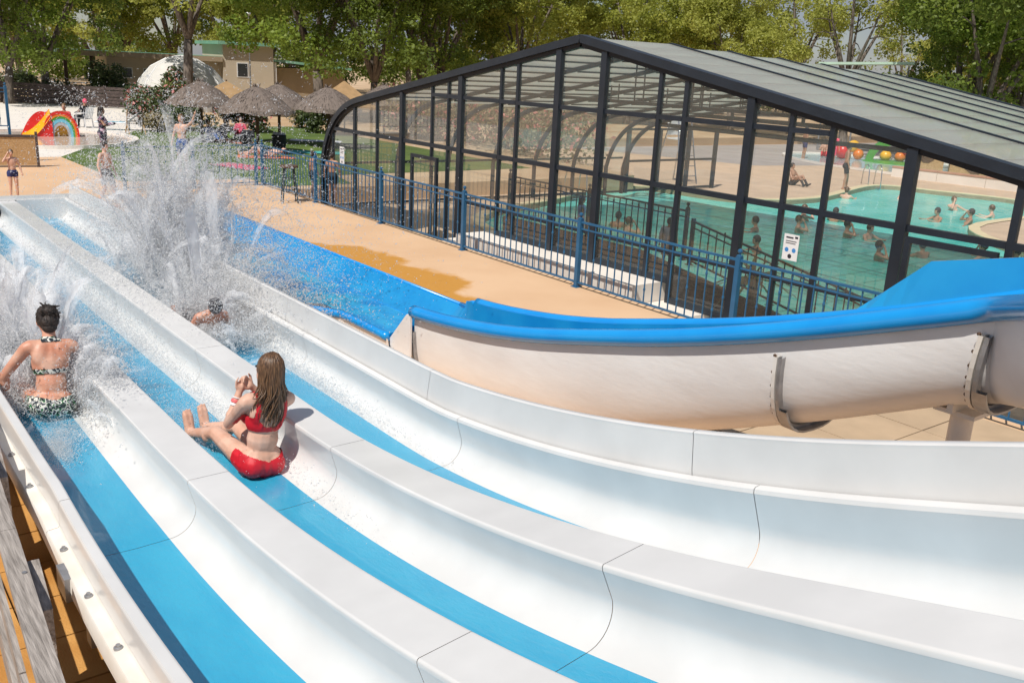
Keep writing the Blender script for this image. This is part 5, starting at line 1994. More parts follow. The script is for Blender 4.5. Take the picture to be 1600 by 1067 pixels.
def person(name, label, loc, heading, pose, s=1.0, female=False, skin=SKIN, hair='short', hair_mat=HAIR_DARK, wear=(), voxel=0.018, group=None, legs=True, fingers=False, hand_mode='open', head_turn=0.0, head_fwd=0.0):
    t = thing('person', label, 'person', loc, group)
    t.rotation_euler = (0, 0, heading)
    J = {k: Vector(v) for k, v in pose.items()}
    up, fw = J['up'].normalized(), J['fwd'].normalized()
    sd_ = up.cross(fw).normalized()
    fw = sd_.cross(up).normalized()
    rot = Matrix((fw, sd_, up)).transposed()
    P = J['pelvis']
    L_ = lambda a, b_, c: P + fw * a + sd_ * b_ + up * c
    mb = MB()
    f_ = 1.0 if female else 0.0
    mb.ell(P, (0.112, 0.165 + 0.012 * f_, 0.115), rot)
    mb.ell(L_(0.0, 0, 0.15), (0.098, 0.135 - 0.014 * f_, 0.14), rot)
    mb.ell(L_(0.005, 0, 0.33), (0.112, 0.155 - 0.008 * f_, 0.18), rot)
    capsule(mb, L_(-0.01, -0.145, 0.455), L_(-0.01, 0.145, 0.455), 0.062, 0.062)
    mb.ell(L_(-0.038, 0.07, 0.39), (0.062, 0.08, 0.115), rot)
    mb.ell(L_(-0.038, -0.07, 0.39), (0.062, 0.08, 0.115), rot)
    mb.ell(L_(-0.045, 0, -0.04), (0.088, 0.075, 0.09), rot)
    mb.ell(L_(-0.04, 0, 0.34), (0.065, 0.08, 0.15), rot)
    for q in (-1, 1):
        if female:
            mb.ell(L_(0.095, q * 0.072, 0.30), (0.058, 0.062, 0.060), rot)
        mb.ell(L_(-0.045, q * 0.070, -0.035), (0.085 + 0.006 * f_, 0.095, 0.09), rot)
    neck = L_(-0.005, 0, 0.50)
    hup = (up + fw * head_fwd).normalized()
    head = neck + hup * 0.175 + fw * 0.015
    capsule(mb, neck - up * 0.03, neck + hup * 0.10, 0.056, 0.052)
    hrot = Matrix.Rotation(head_turn, 3, up) @ rot
    hf, hs, hu2 = hrot @ Vector((1, 0, 0)), hrot @ Vector((0, 1, 0)), hup
    mb.ell(head, (0.097, 0.077, 0.115), hrot)
    mb.ell(head + hf * 0.028 - hu2 * 0.055, (0.068, 0.058, 0.065), hrot)
    capsule(mb, head + hf * 0.088 + hu2 * 0.008, head + hf * 0.104 - hu2 * 0.028, 0.011, 0.015, 6)
    for q in (-1, 1):
        mb.ell(head + hs * q * 0.079 - hu2 * 0.012, (0.022, 0.010, 0.032), hrot, 8, 6)
    for q, sfx in ((1, 'l'), (-1, 'r')):
        sh_ = L_(-0.01, q * 0.175, 0.45)
        el, wr_ = J['elbow_' + sfx], J['wrist_' + sfx]
        capsule(mb, sh_, el, 0.052, 0.040)
        mb.ell(sh_.lerp(el, 0.45), (0.047, 0.047, 0.047))
        capsule(mb, el, wr_, 0.041, 0.027)
        mb.ell(el.lerp(wr_, 0.28), (0.043, 0.043, 0.043))
        d = (wr_ - el).normalized()
        across = d.cross(up if abs(d.dot(up)) < 0.9 else fw).normalized()
        palm = wr_ + d * 0.05
        capsule(mb, wr_, palm, 0.026, 0.032, 8)
        nrm_ = across.cross(d).normalized()
        if hand_mode == 'face':
            nrm_ = (head - palm).normalized()
            across = d.cross(nrm_).normalized()
        capsule(mb, palm - across * 0.022, palm + across * 0.022, 0.024, 0.024, 8)
        if fingers:
            for k, (o_, ln) in enumerate(((-0.030, 0.062), (-0.010, 0.074), (0.011, 0.070), (0.031, 0.054))):
                b0 = palm + across * o_ + d * 0.018
                k1 = b0 + d * ln * 0.55 + nrm_ * 0.006
                k2 = k1 + (d * 0.45 + nrm_ * 0.75).normalized() * ln * 0.5
                capsule(mb, b0, k1, 0.0105, 0.0095, 6)
                capsule(mb, k1, k2, 0.0095, 0.008, 6)
            th0 = palm - across * 0.034 * q - d * 0.012
            th1 = th0 - across * 0.026 * q + d * 0.030 + nrm_ * 0.012
            capsule(mb, th0, th1, 0.013, 0.011, 6)
            capsule(mb, th1, th1 + d * 0.030 + nrm_ * 0.012, 0.011, 0.009, 6)
        else:
            capsule(mb, palm, palm + d * 0.07 + nrm_ * 0.01, 0.028, 0.015, 8)
        if legs:
            hip = L_(0.0, q * 0.088, -0.03)
            kn, an = J['knee_' + sfx], J['ankle_' + sfx]
            capsule(mb, hip, kn, 0.092, 0.058)
            mb.ell(hip.lerp(kn, 0.35), (0.083, 0.083, 0.083))
            capsule(mb, kn, an, 0.056, 0.038)
            cdir = (an - kn).normalized()
            back = -(fw - cdir * fw.dot(cdir))
            back = back.normalized() if back.length > 1e-3 else -up
            mb.ell(kn.lerp(an, 0.32) + back * 0.018, (0.056, 0.054, 0.06))
            foot = (fw - cdir * fw.dot(cdir) * 0.85)
            if foot.length < 0.2:
                foot = up * 0.8 + fw * 0.4
            foot.normalize()
            if 'foot' in J:
                foot = J['foot'].normalized()
            heel = an + cdir * 0.035 - foot * 0.03
            for o_ in (-0.018, 0.018):
                capsule(mb, heel + sd_ * o_ * 0.5, an + cdir * 0.045 + foot * 0.14 + sd_ * o_, 0.034, 0.026, 8)
            for k in range(3):
                o_ = (k - 1) * 0.026
                capsule(mb, an + cdir * 0.05 + foot * 0.13 + sd_ * o_, an + cdir * 0.055 + foot * (0.19 - 0.012 * abs(k - 0.5)) + sd_ * o_, 0.018, 0.012, 6)
    mb.v = [tuple(Vector(v) * s) for v in mb.v]
    me = remesh(mb, voxel * max(s, 0.6))
    me.materials.clear()
    me.materials.append(skin)
    bd = link('body', me, t)
    # body-frame coordinates for clothing
    Ri = np.array(rot.transposed())

    def frame(c):
        return (c / s - np.array(P)) @ Ri.T
    for kind, mat in wear:
        if kind == 'shorts':
            garment(me, lambda c: (lambda q, z: (q[:, 2] < 0.09) & (q[:, 2] > -0.30) & (np.abs(q[:, 1]) < 0.2) & (z > -1))(frame(c), c[:, 2]), 0.011, mat, 'shorts', t)
        elif kind == 'briefs':
            garment(me, lambda c: (lambda q: (q[:, 2] < 0.075) & (q[:, 2] > -0.155 + 0.10 * np.clip(np.abs(q[:, 1]) - 0.05, 0, 1) * 8 * 0.12) & (q[:, 0] < 0.125) & (np.abs(q[:, 1]) < 0.215))(frame(c)), 0.008, mat, 'swim_briefs', t)
        elif kind == 'seat_briefs':
            garment(me, lambda c: (lambda q: (q[:, 2] < 0.055 - 0.05 * np.clip(1 - np.abs(q[:, 1]) / 0.16, 0, 1)) & (q[:, 2] > -0.17) & (q[:, 0] < 0.10) & (np.abs(q[:, 1]) < 0.24))(frame(c)), 0.009, mat, 'bikini_bottom', t)
        elif kind == 'band_top':
            garment(me, lambda c: (lambda q: (q[:, 2] > 0.235) & (q[:, 2] < 0.272 + 0.09 * (q[:, 0] > 0.04)) & (np.abs(q[:, 1]) < 0.165))(frame(c)), 0.007, mat, 'bikini_top', t)
        elif kind == 'halter':
            garment(me, lambda c: (lambda q: (q[:, 2] > 0.49) & (q[:, 2] < 0.535) & (np.abs(q[:, 1]) < 0.075) & (np.abs(q[:, 0]) < 0.1))(frame(c)), 0.007, mat, 'halter_strap', t)
        elif kind == 'strap_top':
            garment(me, lambda c: (lambda q: (np.abs(q[:, 1]) < 0.172) & (q[:, 0] < 0.165) & (((q[:, 2] > 0.235) & (q[:, 2] < 0.275 + 0.07 * np.clip((np.abs(q[:, 1]) - 0.045) / 0.06, 0, 1) + 0.06 * (q[:, 0] > 0.05)))
                     | ((np.abs(np.abs(q[:, 1]) - 0.108) < 0.015) & (q[:, 2] > 0.27) & (q[:, 2] < 0.56))))(frame(c)), 0.007, mat, 'bikini_top', t)
        elif kind == 'dress':
            garment(me, lambda c: (lambda q: (q[:, 2] < 0.49) & (q[:, 2] > -0.36) & (np.abs(q[:, 1]) < 0.225 + 0.0 * q[:, 0]))(frame(c)), 0.022, mat, 'dress', t)
        elif kind == 'shirt':
            garment(me, lambda c: (lambda q: (q[:, 2] < 0.48) & (q[:, 2] > -0.03) & (np.abs(q[:, 1]) < 0.27))(frame(c)), 0.016, mat, 'shirt', t)
        elif kind == 'trousers':
            garment(me, lambda c: (lambda q: (q[:, 2] < 0.06) & (np.linalg.norm(q - 0, axis=1) < 0.75) & (np.abs(q[:, 1]) < 0.23))(frame(c)), 0.012, mat, 'trousers', t)
    # hair
    hm = MB()
    H = lambda v: Vector(v) * s
    hc = head - hf * 0.014 + hu2 * 0.018
    hm.ell(H(hc), tuple(q * s for q in (0.104, 0.090, 0.116)), hrot, 16, 12)
    # keep the face clear: drop the part of the cap in front of the brow line
    if hair != 'cap':
        keepf = []
        for f in hm.f:
            c = sum((Vector(hm.v[i]) for i in f), Vector()) / len(f)
            q = c / s - head
            if q.dot(hf) > 0.045 and q.dot(hu2) < 0.062:
                continue
            if q.dot(hu2) < -0.045 and q.dot(hf) > -0.03:
                continue
            keepf.append(f)
        hm.f = keepf
        hm.mi = [0] * len(keepf)
    if hair == 'bun':
        hm.ell(H(head - hf * 0.085 + hu2 * 0.075), tuple(q * s for q in (0.058, 0.066, 0.052)), hrot, 12, 8)
        hm.ell(H(head - hf * 0.09 - hu2 * 0.01), tuple(q * s for q in (0.045, 0.075, 0.06)), hrot, 12, 8)
        hm.ell(H(head - hf * 0.06 - hu2 * 0.06), tuple(q * s for q in (0.055, 0.06, 0.05)), hrot, 10, 8)
    ho = hm.build('hair', hair_mat, None, smooth=True)
    ho.parent = t
    if hair == 'bun':
        rr = random.Random(9)
        sm_ = MB()
        for k in range(150):
            a = rr.uniform(-2.9, 2.9)
            th0 = rr.uniform(0.9, 1.75)
            on = lambda th, az: head - hf * 0.014 + hu2 * 0.018 + (-hf * math.cos(az) * 0.106 + hs * math.sin(az) * 0.092) * math.sin(th) + hu2 * (math.cos(th) * 0.118)
            e = head - hf * 0.09 + hu2 * rr.uniform(0.02, 0.11) + hs * rr.uniform(-0.04, 0.04)
            p0, p1 = on(th0, a), on(th0 * 0.6, a * 0.55)
            tail = e - hf * rr.uniform(0.02, 0.06) + hs * rr.uniform(-0.06, 0.06) + hu2 * rr.uniform(-0.05, 0.05)
            rd = rr.uniform(0.003, 0.006)
            sm_.tube([H(p) for p in (p0, p1, e, tail)], [rd * 0.5, rd, rd * 1.3, rd * 0.4], 5)
        so = sm_.build('hair_strands', hair_mat, None, smooth=True)
        so.parent = t
    if hair == 'long':
        rr = random.Random(3)
        sm_ = MB()
        nst = 330 if voxel < 0.012 else 60
        for k in range(nst):
            a = rr.uniform(-1.75, 1.75)
            r0 = rr.uniform(0.97, 1.06)
            on = lambda th, az: head - hf * 0.012 + hu2 * 0.016 + (-hf * math.cos(az) * 0.104 + hs * math.sin(az) * 0.090) * (math.sin(th) * r0) + hu2 * (math.cos(th) * 0.116 * r0)
            ln = rr.uniform(0.20, 0.41) * (1 - 0.12 * abs(a))
            a0 = a * rr.uniform(0.85, 1.0) + rr.uniform(-0.2, 0.2)
            pts = [on(0.10, a0), on(0.55, a), on(1.05, a), on(1.5, a)]
            p0 = pts[-1]
            drift = rr.uniform(-0.06, 0.06)
            for j in range(1, 8):
                u = j / 7
                base = p0 - hu2 * (0.05 + ln * u) - hf * (0.020 * math.sin(3.1 * u) - 0.012) + hs * (drift * u - math.sin(a) * 0.022 * u)
                pts.append(base + hs * 0.020 * math.sin(8 * u + 26 * drift) * u - hs * math.sin(a) * -0.03 * u + Vector((rr.uniform(-.005, .005), rr.uniform(-.005, .005), 0)))
            rd = rr.uniform(0.003, 0.0078)

            sm_.tube([H(p) for p in pts], [rd * 0.6, rd, rd, rd, rd, rd, rd, rd * 0.9, rd * 0.8, rd * 0.6, 0.0012], 5)
        so = sm_.build('hair_strands', hair_mat, None, smooth=True)
        so.parent = t
    # eyes and mouth
    em = MB()
    for q in (-1, 1):
        em.ell(H(head + hf * 0.0865 + hs * q * 0.032 + hu2 * 0.010), tuple(v * s for v in (0.010, 0.014, 0.008)), hrot, 8, 6)
    eo = em.build('eyes', FACE_DARK, None)
    eo.parent = t
    mm = MB()
    mm.ell(H(head + hf * 0.088 - hu2 * 0.062), tuple(v * s for v in (0.010, 0.024, 0.008)), hrot, 8, 6)
    mo = mm.build('mouth', LIP_SKIN, None)
    mo.parent = t
    return t


PI = math.pi
to_cam = lambda x, y: math.atan2(-y, -x)
# the woman in red, sitting in the middle lane
hx, hy, hz = -6.42, 2.60, 0.362
loc_ = lambda wx, wy, wz: (-(wx - hx), -(wy - hy), wz - hz)
pose = dict(pelvis=(0, 0, 0.125), up=(-0.02, -0.13, 1), fwd=(1, 0.10, 0),
            knee_l=loc_(-6.86, 2.43, 0.56), ankle_l=loc_(-7.24, 2.375, 0.44), knee_r=loc_(-6.90, 2.62, 0.56), ankle_r=loc_(-7.30, 2.52, 0.44), foot=(0.25, 0.0, 1),
            elbow_l=loc_(-6.64, 2.45, 0.71), wrist_l=loc_(-6.66, 2.545, 0.925), elbow_r=loc_(-6.67, 2.85, 0.75), wrist_r=loc_(-6.66, 2.66, 0.945))
hero = person('person', 'long haired woman in a red bikini sitting in the middle lane, hands at her face', (hx, hy, hz), PI, pose, s=1.05, female=True, skin=SKIN, hair='long',
              hair_mat=HAIR_BROWN, wear=(('seat_briefs', RED_CLOTH), ('strap_top', RED_CLOTH)), voxel=0.008, fingers=True, hand_mode='face', head_fwd=0.05, head_turn=0.35)
for (f0, f1, r, mat, nm) in ((0.70, 0.80, 0.038, M('pink_band', (0.75, 0.16, 0.16), rough=0.5), 'pink_wristband'), (0.60, 0.68, 0.040, PLASTIC_W, 'white_wristband'), (0.845, 0.875, 0.036, PLASTIC_W, 'strap_bracelet')):
    a, b_ = Vector(pose['elbow_l']) * 1.05, Vector(pose['wrist_l']) * 1.05
    r *= 1.06
    o = MB().tube([a.lerp(b_, f0), a.lerp(b_, (f0 + f1) / 2), a.lerp(b_, f1)], [r, r * 1.03, r * 0.97], 14).build(nm, mat, None, smooth='auto')
    o.parent = hero

# the woman in the left lane, bent forward in the spray
px0, py0, pz0 = -8.45, 1.54, 0.372
loc1 = lambda wx, wy, wz: (-(wx - px0), -(wy - py0), wz - pz0)
pose = dict(pelvis=(0, 0, 0.12), up=(0.30, -0.10, 1), fwd=(1, 0.0, -0.3), knee_l=loc1(-8.92, 1.40, 0.50), ankle_l=loc1(-9.34, 1.40, 0.44), knee_r=loc1(-8.94, 1.60, 0.50), ankle_r=loc1(-9.36, 1.56, 0.44), foot=(0.25, 0, 1),
            elbow_l=loc1(-8.70, 1.245, 0.69), wrist_l=loc1(-8.76, 1.26, 0.47), elbow_r=loc1(-8.92, 1.80, 0.73), wrist_r=loc1(-9.12, 1.70, 0.60))
person('person', 'woman with dark pinned up hair and leaf print bikini in the left lane spray', (px0, py0, pz0), PI, pose, s=1.06, female=True, skin=SKIN_RED, hair='bun',
       hair_mat=HAIR_DARK, wear=(('seat_briefs', LEAF_PRINT), ('band_top', LEAF_PRINT), ('halter', LEAF_PRINT)), voxel=0.010, fingers=True, head_fwd=0.15)

# rider deep in the spray of the far lane
qx, qy, qz = -10.1, 3.46, 0.375
pose = dict(pelvis=(0, 0, 0.10), up=(-0.75, 0.0, 0.7), fwd=(0.7, 0, 0.75), knee_l=(0.40, 0.10, 0.20), ankle_l=(0.82, 0.10, 0.09), knee_r=(0.40, -0.10, 0.20), ankle_r=(0.82, -0.10, 0.09), foot=(0.2, 0, 1),
            elbow_l=(-0.25, 0.26, 0.20), wrist_l=(-0.05, 0.24, 0.08), elbow_r=(-0.25, -0.26, 0.20), wrist_r=(-0.05, -0.24, 0.08))
person('person', 'rider with wet speckled dark hair lying back in the spray of the far lane', (qx, qy, qz), PI, pose, s=0.85, skin=SKIN_RED, hair='cap', hair_mat=DOT_CAP,
       wear=(('shorts', DARK_CLOTH),), voxel=0.014)

# the boy on the deck
bx0, by0 = -24.3, 4.06
person('person', 'small boy in navy swim briefs standing on the deck, hand at his head', (bx0, by0, 0), to_cam(bx0, by0) + 0.25,
       stand_pose(ar=((0.12, -0.30, 1.30), (0.10, -0.14, 1.55))), s=0.66, skin=SKIN, hair='short', hair_mat=HAIR_LIGHT, wear=(('briefs', NAVY_CLOTH),), voxel=0.016)
# bystanders
person('person', 'dark haired woman in a black floral dress standing beyond the spray', (-32.0, 8.05, 0), 1.1,
       stand_pose(al=((0.12, 0.22, 1.15), (0.30, 0.10, 1.18)), ar=((0.12, -0.22, 1.15), (0.30, -0.06, 1.18))), s=0.97, female=True, skin=SKIN_TAN, hair='long', hair_mat=HAIR_DARK, wear=(('dress', FLORAL),), voxel=0.018)
person('person', 'bare chested boy in dark patterned shorts walking at the end of the slide', (-22.3, 5.62, 0), to_cam(-22.3, 5.6) + 0.9,
       stand_pose(kl=((0.14, 0.10, 0.50), (0.18, 0.11, 0.08)), kr=((0.0, -0.10, 0.49), (-0.22, -0.10, 0.11))), s=0.86, skin=SKIN, hair='short', hair_mat=HAIR_DARK, wear=(('shorts', DOT_CAP),), voxel=0.016)
ax_, ay_ = bearing(277, 29.5)
person('person', 'pale bather with one raised arm standing behind the tall spray', (ax_, ay_, 0), to_cam(ax_, ay_) - 0.5,
       stand_pose(al=((0.05, 0.38, 1.52), (0.12, 0.50, 1.74))), s=1.0, skin=SKIN, hair='short', hair_mat=HAIR_LIGHT, wear=(('shorts', BLUE_CLOTH),), voxel=0.018)
for (x, y, lab, s_, rz) in ((-23.05, 11.05, 'child in dark trunks behind the blue railing, nearer the corner post', 0.72, 0.4), (-22.35, 11.25, 'child with bare back behind the blue railing beside the stool', 0.74, 1.2)):
    person('person', lab, (x, y, -0.45 + 0.33), rz + 1.2, stand_pose(), s=s_, skin=SKIN_TAN, hair='short', hair_mat=HAIR_DARK, wear=(('shorts', DARK_CLOTH),), voxel=0.018, group='children behind the railing')

sit = dict(pelvis=(0, 0, 0.12), up=(-0.15, 0, 1), fwd=(1, 0, 0), knee_l=(0.36, 0.12, 0.42), ankle_l=(0.62, 0.12, 0.09), knee_r=(0.36, -0.12, 0.40), ankle_r=(0.60, -0.12, 0.09),
           elbow_l=(0.10, 0.26, 0.32), wrist_l=(0.32, 0.16, 0.40), elbow_r=(0.10, -0.26, 0.32), wrist_r=(0.32, -0.16, 0.40))
chair_sit = dict(pelvis=(0, 0, 0.52), up=(-0.12, 0, 1), fwd=(1, 0, 0), knee_l=(0.42, 0.11, 0.50), ankle_l=(0.46, 0.11, 0.08), knee_r=(0.42, -0.11, 0.50), ankle_r=(0.46, -0.11, 0.08),
                 elbow_l=(0.06, 0.27, 0.74), wrist_l=(0.28, 0.20, 0.68), elbow_r=(0.06, -0.27, 0.74), wrist_r=(0.28, -0.20, 0.68))
person('person', 'seated person in dark clothes with a bright pink cap behind the rainbow slide', (chx, chy, 0), ch_rot, chair_sit, s=0.95, skin=SKIN_TAN, hair='cap', hair_mat=PINK_CLOTH,
       wear=(('shirt', DARK_CLOTH), ('trousers', DARK_CLOTH)), voxel=0.022)
ax_, ay_ = bearing(90, 46)
person('person', 'adult with brown hair just behind the top of the rainbow slide', (ax_, ay_, 0), to_cam(ax_, ay_) - 0.3, sit, s=1.15, skin=SKIN_TAN, hair='short', hair_mat=HAIR_LIGHT,
       wear=(('shirt', RED_CLOTH),), voxel=0.022)
for px, D, lab, mt, sk in ((322, 40.0, 'person in dark top sitting under the leftmost parasol', BLUE_CLOTH, SKIN_TAN), (345, 41.5, 'person in a dark shirt sitting between two parasols', DARK_CLOTH, SKIN_TAN),
                           (372, 42.5, 'person in a wine red top sitting at the back of the parasol group', TOWEL_R, SKIN), (383, 39.0, 'dark clothed person sitting next to the nearest parasol pole', DARK_CLOTH, SKIN_TAN)):
    ax_, ay_ = bearing(px, D)
    person('person', lab, (ax_, ay_, 0.0), to_cam(ax_, ay_) + R.uniform(-1, 1), sit, s=1.0, skin=sk, hair='short', hair_mat=HAIR_DARK, wear=(('shirt', mt), ('trousers', DARK_CLOTH)), voxel=0.024, group='people under the parasols')
ax_, ay_ = bearing(410, 34.6)
lie = dict(pelvis=(0, 0, 0.14), up=(-1, 0, 0.12), fwd=(0.1, 0, 1), knee_l=(0.34, 0.10, 0.36), ankle_l=(0.62, 0.10, 0.08), knee_r=(0.42, -0.10, 0.16), ankle_r=(0.86, -0.10, 0.09),
           elbow_l=(-0.25, 0.32, 0.12), wrist_l=(-0.02, 0.34, 0.10), elbow_r=(-0.25, -0.32, 0.12), wrist_r=(-0.02, -0.34, 0.10))
person('person', 'sunbather lying on a towel on the lawn with one knee raised', (ax_, ay_, 0.02), 1.15 + PI, lie, s=1.0, skin=SKIN, hair='short', hair_mat=HAIR_DARK, wear=(('briefs', DARK_CLOTH),), voxel=0.02)

# inside and beyond the enclosure
ZT = -0.45
person('person', 'tanned man in black trunks standing at the far pool edge', (-20.9, 32.3, ZT), to_cam(-20.9, 32.3) + 1.7, stand_pose(kl=((0.10, 0.10, 0.50), (0.12, 0.11, 0.08))), s=1.03, skin=SKIN_TAN,
       hair='short', hair_mat=HAIR_DARK, wear=(('shorts', DARK_CLOTH),), voxel=0.02)
person('person', 'child in a pink swimsuit walking in the splash pool', (-27.4, 41.0, ZT), to_cam(-27, 41), stand_pose(), s=0.95, female=True, skin=SKIN_TAN, hair='short', hair_mat=HAIR_LIGHT, wear=(('dress', PINK_CLOTH),), voxel=0.022)
person('person', 'person standing in the splash pool left of the melon arch', (-30.2, 42.6, ZT), to_cam(-30, 42) + 2.0, stand_pose(), s=1.0, skin=SKIN_TAN, hair='short', hair_mat=HAIR_DARK, wear=(('shorts', NAVY_CLOTH),), voxel=0.022)
person('person', 'bather sitting on the kerb of the splash pool', (-30.6, 45.0, ZT + 0.1), to_cam(-30, 45), sit, s=1.0, skin=SKIN_TAN, hair='short', hair_mat=HAIR_DARK, wear=(('shorts', RED_CLOTH),), voxel=0.024)
person('person', 'person sitting at the pool edge beside the standing man', (-22.6, 31.4, ZT), to_cam(-22, 31) + 1.0, sit, s=0.95, skin=SKIN_TAN, hair='short', hair_mat=HAIR_DARK, wear=(('shorts', DARK_CLOTH),), voxel=0.024)
person('person', 'person wrapped in a pale towel behind the ramp railing', (-12.05, 13.1, ZT + 0.30), 2.0, stand_pose(), s=0.62, skin=SKIN_TAN, hair='short', hair_mat=HAIR_DARK, wear=(('dress', TOWEL_W), ('shirt', TOWEL_W)), voxel=0.02)
person('person', 'child with a light blue top behind the ramp railing', (-14.9, 13.4, ZT + 0.25), 1.0, stand_pose(), s=0.66, skin=SKIN_TAN, hair='long', hair_mat=HAIR_DARK, wear=(('dress', M('light_blue_fabric', (0.22, 0.35, 0.66), rough=0.8)),), voxel=0.02)

swim_a = dict(pelvis=(0, 0, -0.36), up=(0.10, 0, 1), fwd=(1, 0, 0), elbow_l=(0.22, 0.30, -0.02), wrist_l=(0.42, 0.20, 0.02), elbow_r=(0.20, -0.32, -0.03), wrist_r=(0.40, -0.30, 0.01))
swim_b = dict(pelvis=(0, 0, -0.30), up=(-0.05, 0, 1), fwd=(1, 0, 0), elbow_l=(0.12, 0.40, 0.02), wrist_l=(0.20, 0.62, 0.00), elbow_r=(0.22, -0.20, 0.10), wrist_r=(0.12, -0.09, 0.32))
for d_ in (swim_a, swim_b):
    d_.update(knee_l=(0, 0, 0), ankle_l=(0, 0, 0), knee_r=(0, 0, 0), ankle_r=(0, 0, 0))
SW = [
    (-16.3, 21.3, 0, 'swimmer facing the glass, left of the post with the notice'), (-15.7, 22.4, 1, 'swimmer stretching an arm towards another, near the notice'),
    (-14.2, 18.7, 0, 'dark haired swimmer just left of the notice sheet'), (-17.1, 24.6, 1, 'pair of bathers seen above the notice, left one'),
    (-16.6, 25.4, 0, 'pair of bathers seen above the notice, right one'), (-19.9, 31.0, 0, 'swimmer right at the feet of the standing man'),
    (-14.6, 23.1, 1, 'long haired swimmer on the left of the close couple'), (-14.25, 23.5, 0, 'swimmer on the right of the close couple'),
    (-12.2, 20.8, 1, 'dark haired swimmer with a hand at the head, below the couple'), (-19.1, 33.6, 0, 'distant swimmer near the far steel ladder'),
    (-15.3, 29.2, 0, 'swimmer seen from behind in the upper right pane'), (-16.5, 32.4, 1, 'distant swimmer in the middle of the upper right pane'),
    (-14.5, 29.6, 1, 'swimmer with thick dark hair at the tip of the wooden terrace'), (-14.9, 32.0, 0, 'swimmer at the edge of the terrace, right of the thick haired one'),
    (-11.9, 22.3, 0, 'swimmer framed by the near glass door'), (-11.0, 23.4, 1, 'blurred swimmer at the right of the glass door'),
    (-18.4, 17.9, 0, 'swimmer seen between the bars of the ramp railing'), (-17.3, 17.3, 1, 'bather low in the water behind the ramp railing'),
    (-10.3, 23.9, 0, 'swimmer in the last pane right of the glass door'),
]
swp = {}
for i, (x, y, k, lab) in enumerate(SW):
    key = (k, i % 2)
    rz = R.uniform(0, 6.28)
    if key not in swp:
        swp[key] = person('person', lab, (x, y, WATER_Z), rz, (swim_a, swim_b)[k], s=1.0, skin=(SKIN_TAN, SKIN)[i % 2], hair='short', hair_mat=(HAIR_DARK, HAIR_BROWN)[i % 2], voxel=0.02, legs=False, group='swimmers in the pool',
                          female=bool(k))
    else:
        copy_tree(swp[key], (x, y, WATER_Z), rz, lab)

# ------------------------------------------------------------------ flying water
OCT_V = np.array([(1.25, 0, -0.25), (-0.65, 1.1, -0.25), (-0.65, -1.1, -0.25), (0, 0, 0.9)], float)
OCT_F = np.array([(0, 1, 3), (1, 2, 3), (2, 0, 3), (0, 2, 1)], int)


def droplets(name, label, pts, rad, mat, stretch=1.0):
    n = len(pts)
    st_ = rng.uniform(0.75, 1.45, (n, 3))
    # lens-shaped drops, drawn out a little along their flight
    ax = np.array(SUN)[None] + rng.normal(size=(n, 3)) * 0.38
    ax /= np.linalg.norm(ax, axis=1)[:, None]
    d = rng.normal(size=(n, 3)) * np.array([0.5, 0.4, 1.0])
    b1 = d - (d * ax).sum(axis=1)[:, None] * ax
    b1 /= np.linalg.norm(b1, axis=1)[:, None]
    b2 = np.cross(ax, b1)
    k = rng.uniform(1.0, 1.0 + stretch, n)
    loc_v = OCT_V[None] * st_[:, None, :] * np.stack([k, np.ones(n), np.full(n, 0.40)], axis=1)[:, None, :] * rad[:, None, None]
    v = (loc_v[:, :, 0:1] * b1[:, None, :] + loc_v[:, :, 1:2] * b2[:, None, :] + loc_v[:, :, 2:3] * ax[:, None, :] + pts[:, None, :]).reshape(-1, 3)
    f = (OCT_F[None] + (np.arange(n) * 4)[:, None, None]).reshape(-1, 3)
    me = bpy.data.meshes.new(name)
    me.vertices.add(len(v))
    me.vertices.foreach_set('co', v.astype(np.float32).ravel())
    me.loops.add(f.size)
    me.loops.foreach_set('vertex_index', f.astype(np.int32).ravel())
    me.polygons.add(len(f))
    me.polygons.foreach_set('loop_start', np.arange(0, f.size, 3, dtype=np.int32))
    me.materials.append(mat)
    me.update(calc_edges=True)
    o = link(name, me)
    o['label'] = label
    o['category'] = 'spray'
    return stuff(o)


SPRAY = bpy.data.materials.new('spray_water')
SPRAY.use_nodes = True
n, l = SPRAY.node_tree.nodes, SPRAY.node_tree.links
n.remove(n['Principled BSDF'])
tr = n.new('ShaderNodeBsdfTransparent')
tr.inputs['Color'].default_value = (1, 1, 1, 1)
df = n.new('ShaderNodeBsdfDiffuse')
df.inputs['Color'].default_value = (0.995, 0.997, 1.0, 1)
tl = n.new('ShaderNodeBsdfTranslucent')
tl.inputs['Color'].default_value = (0.995, 0.997, 1.0, 1)
gl = n.new('ShaderNodeBsdfGlossy')
gl.inputs['Roughness'].default_value = 0.12
m1 = n.new('ShaderNodeMixShader')
m1.inputs['Fac'].default_value = 0.5
m2 = n.new('ShaderNodeMixShader')
m2.inputs['Fac'].default_value = 0.0
m3 = n.new('ShaderNodeMixShader')
m3.inputs['Fac'].default_value = 0.5
l.new(df.outputs['BSDF'], m1.inputs[1])
l.new(tl.outputs['BSDF'], m1.inputs[2])
l.new(m1.outputs['Shader'], m2.inputs[1])
l.new(gl.outputs['BSDF'], m2.inputs[2])
l.new(tr.outputs['BSDF'], m3.inputs[1])
l.new(m2.outputs['Shader'], m3.inputs[2])
l.new(m3.outputs['Shader'], n['Material Output'].inputs['Surface'])


def blob(c, sg, n_, floor=0.42):
    p = rng.normal(size=(n_, 3)) * np.array(sg) + np.array(c)
    p[:, 2] = np.where(p[:, 2] < floor, floor + np.abs(rng.normal(size=n_)) * 0.12, p[:, 2])
    return p


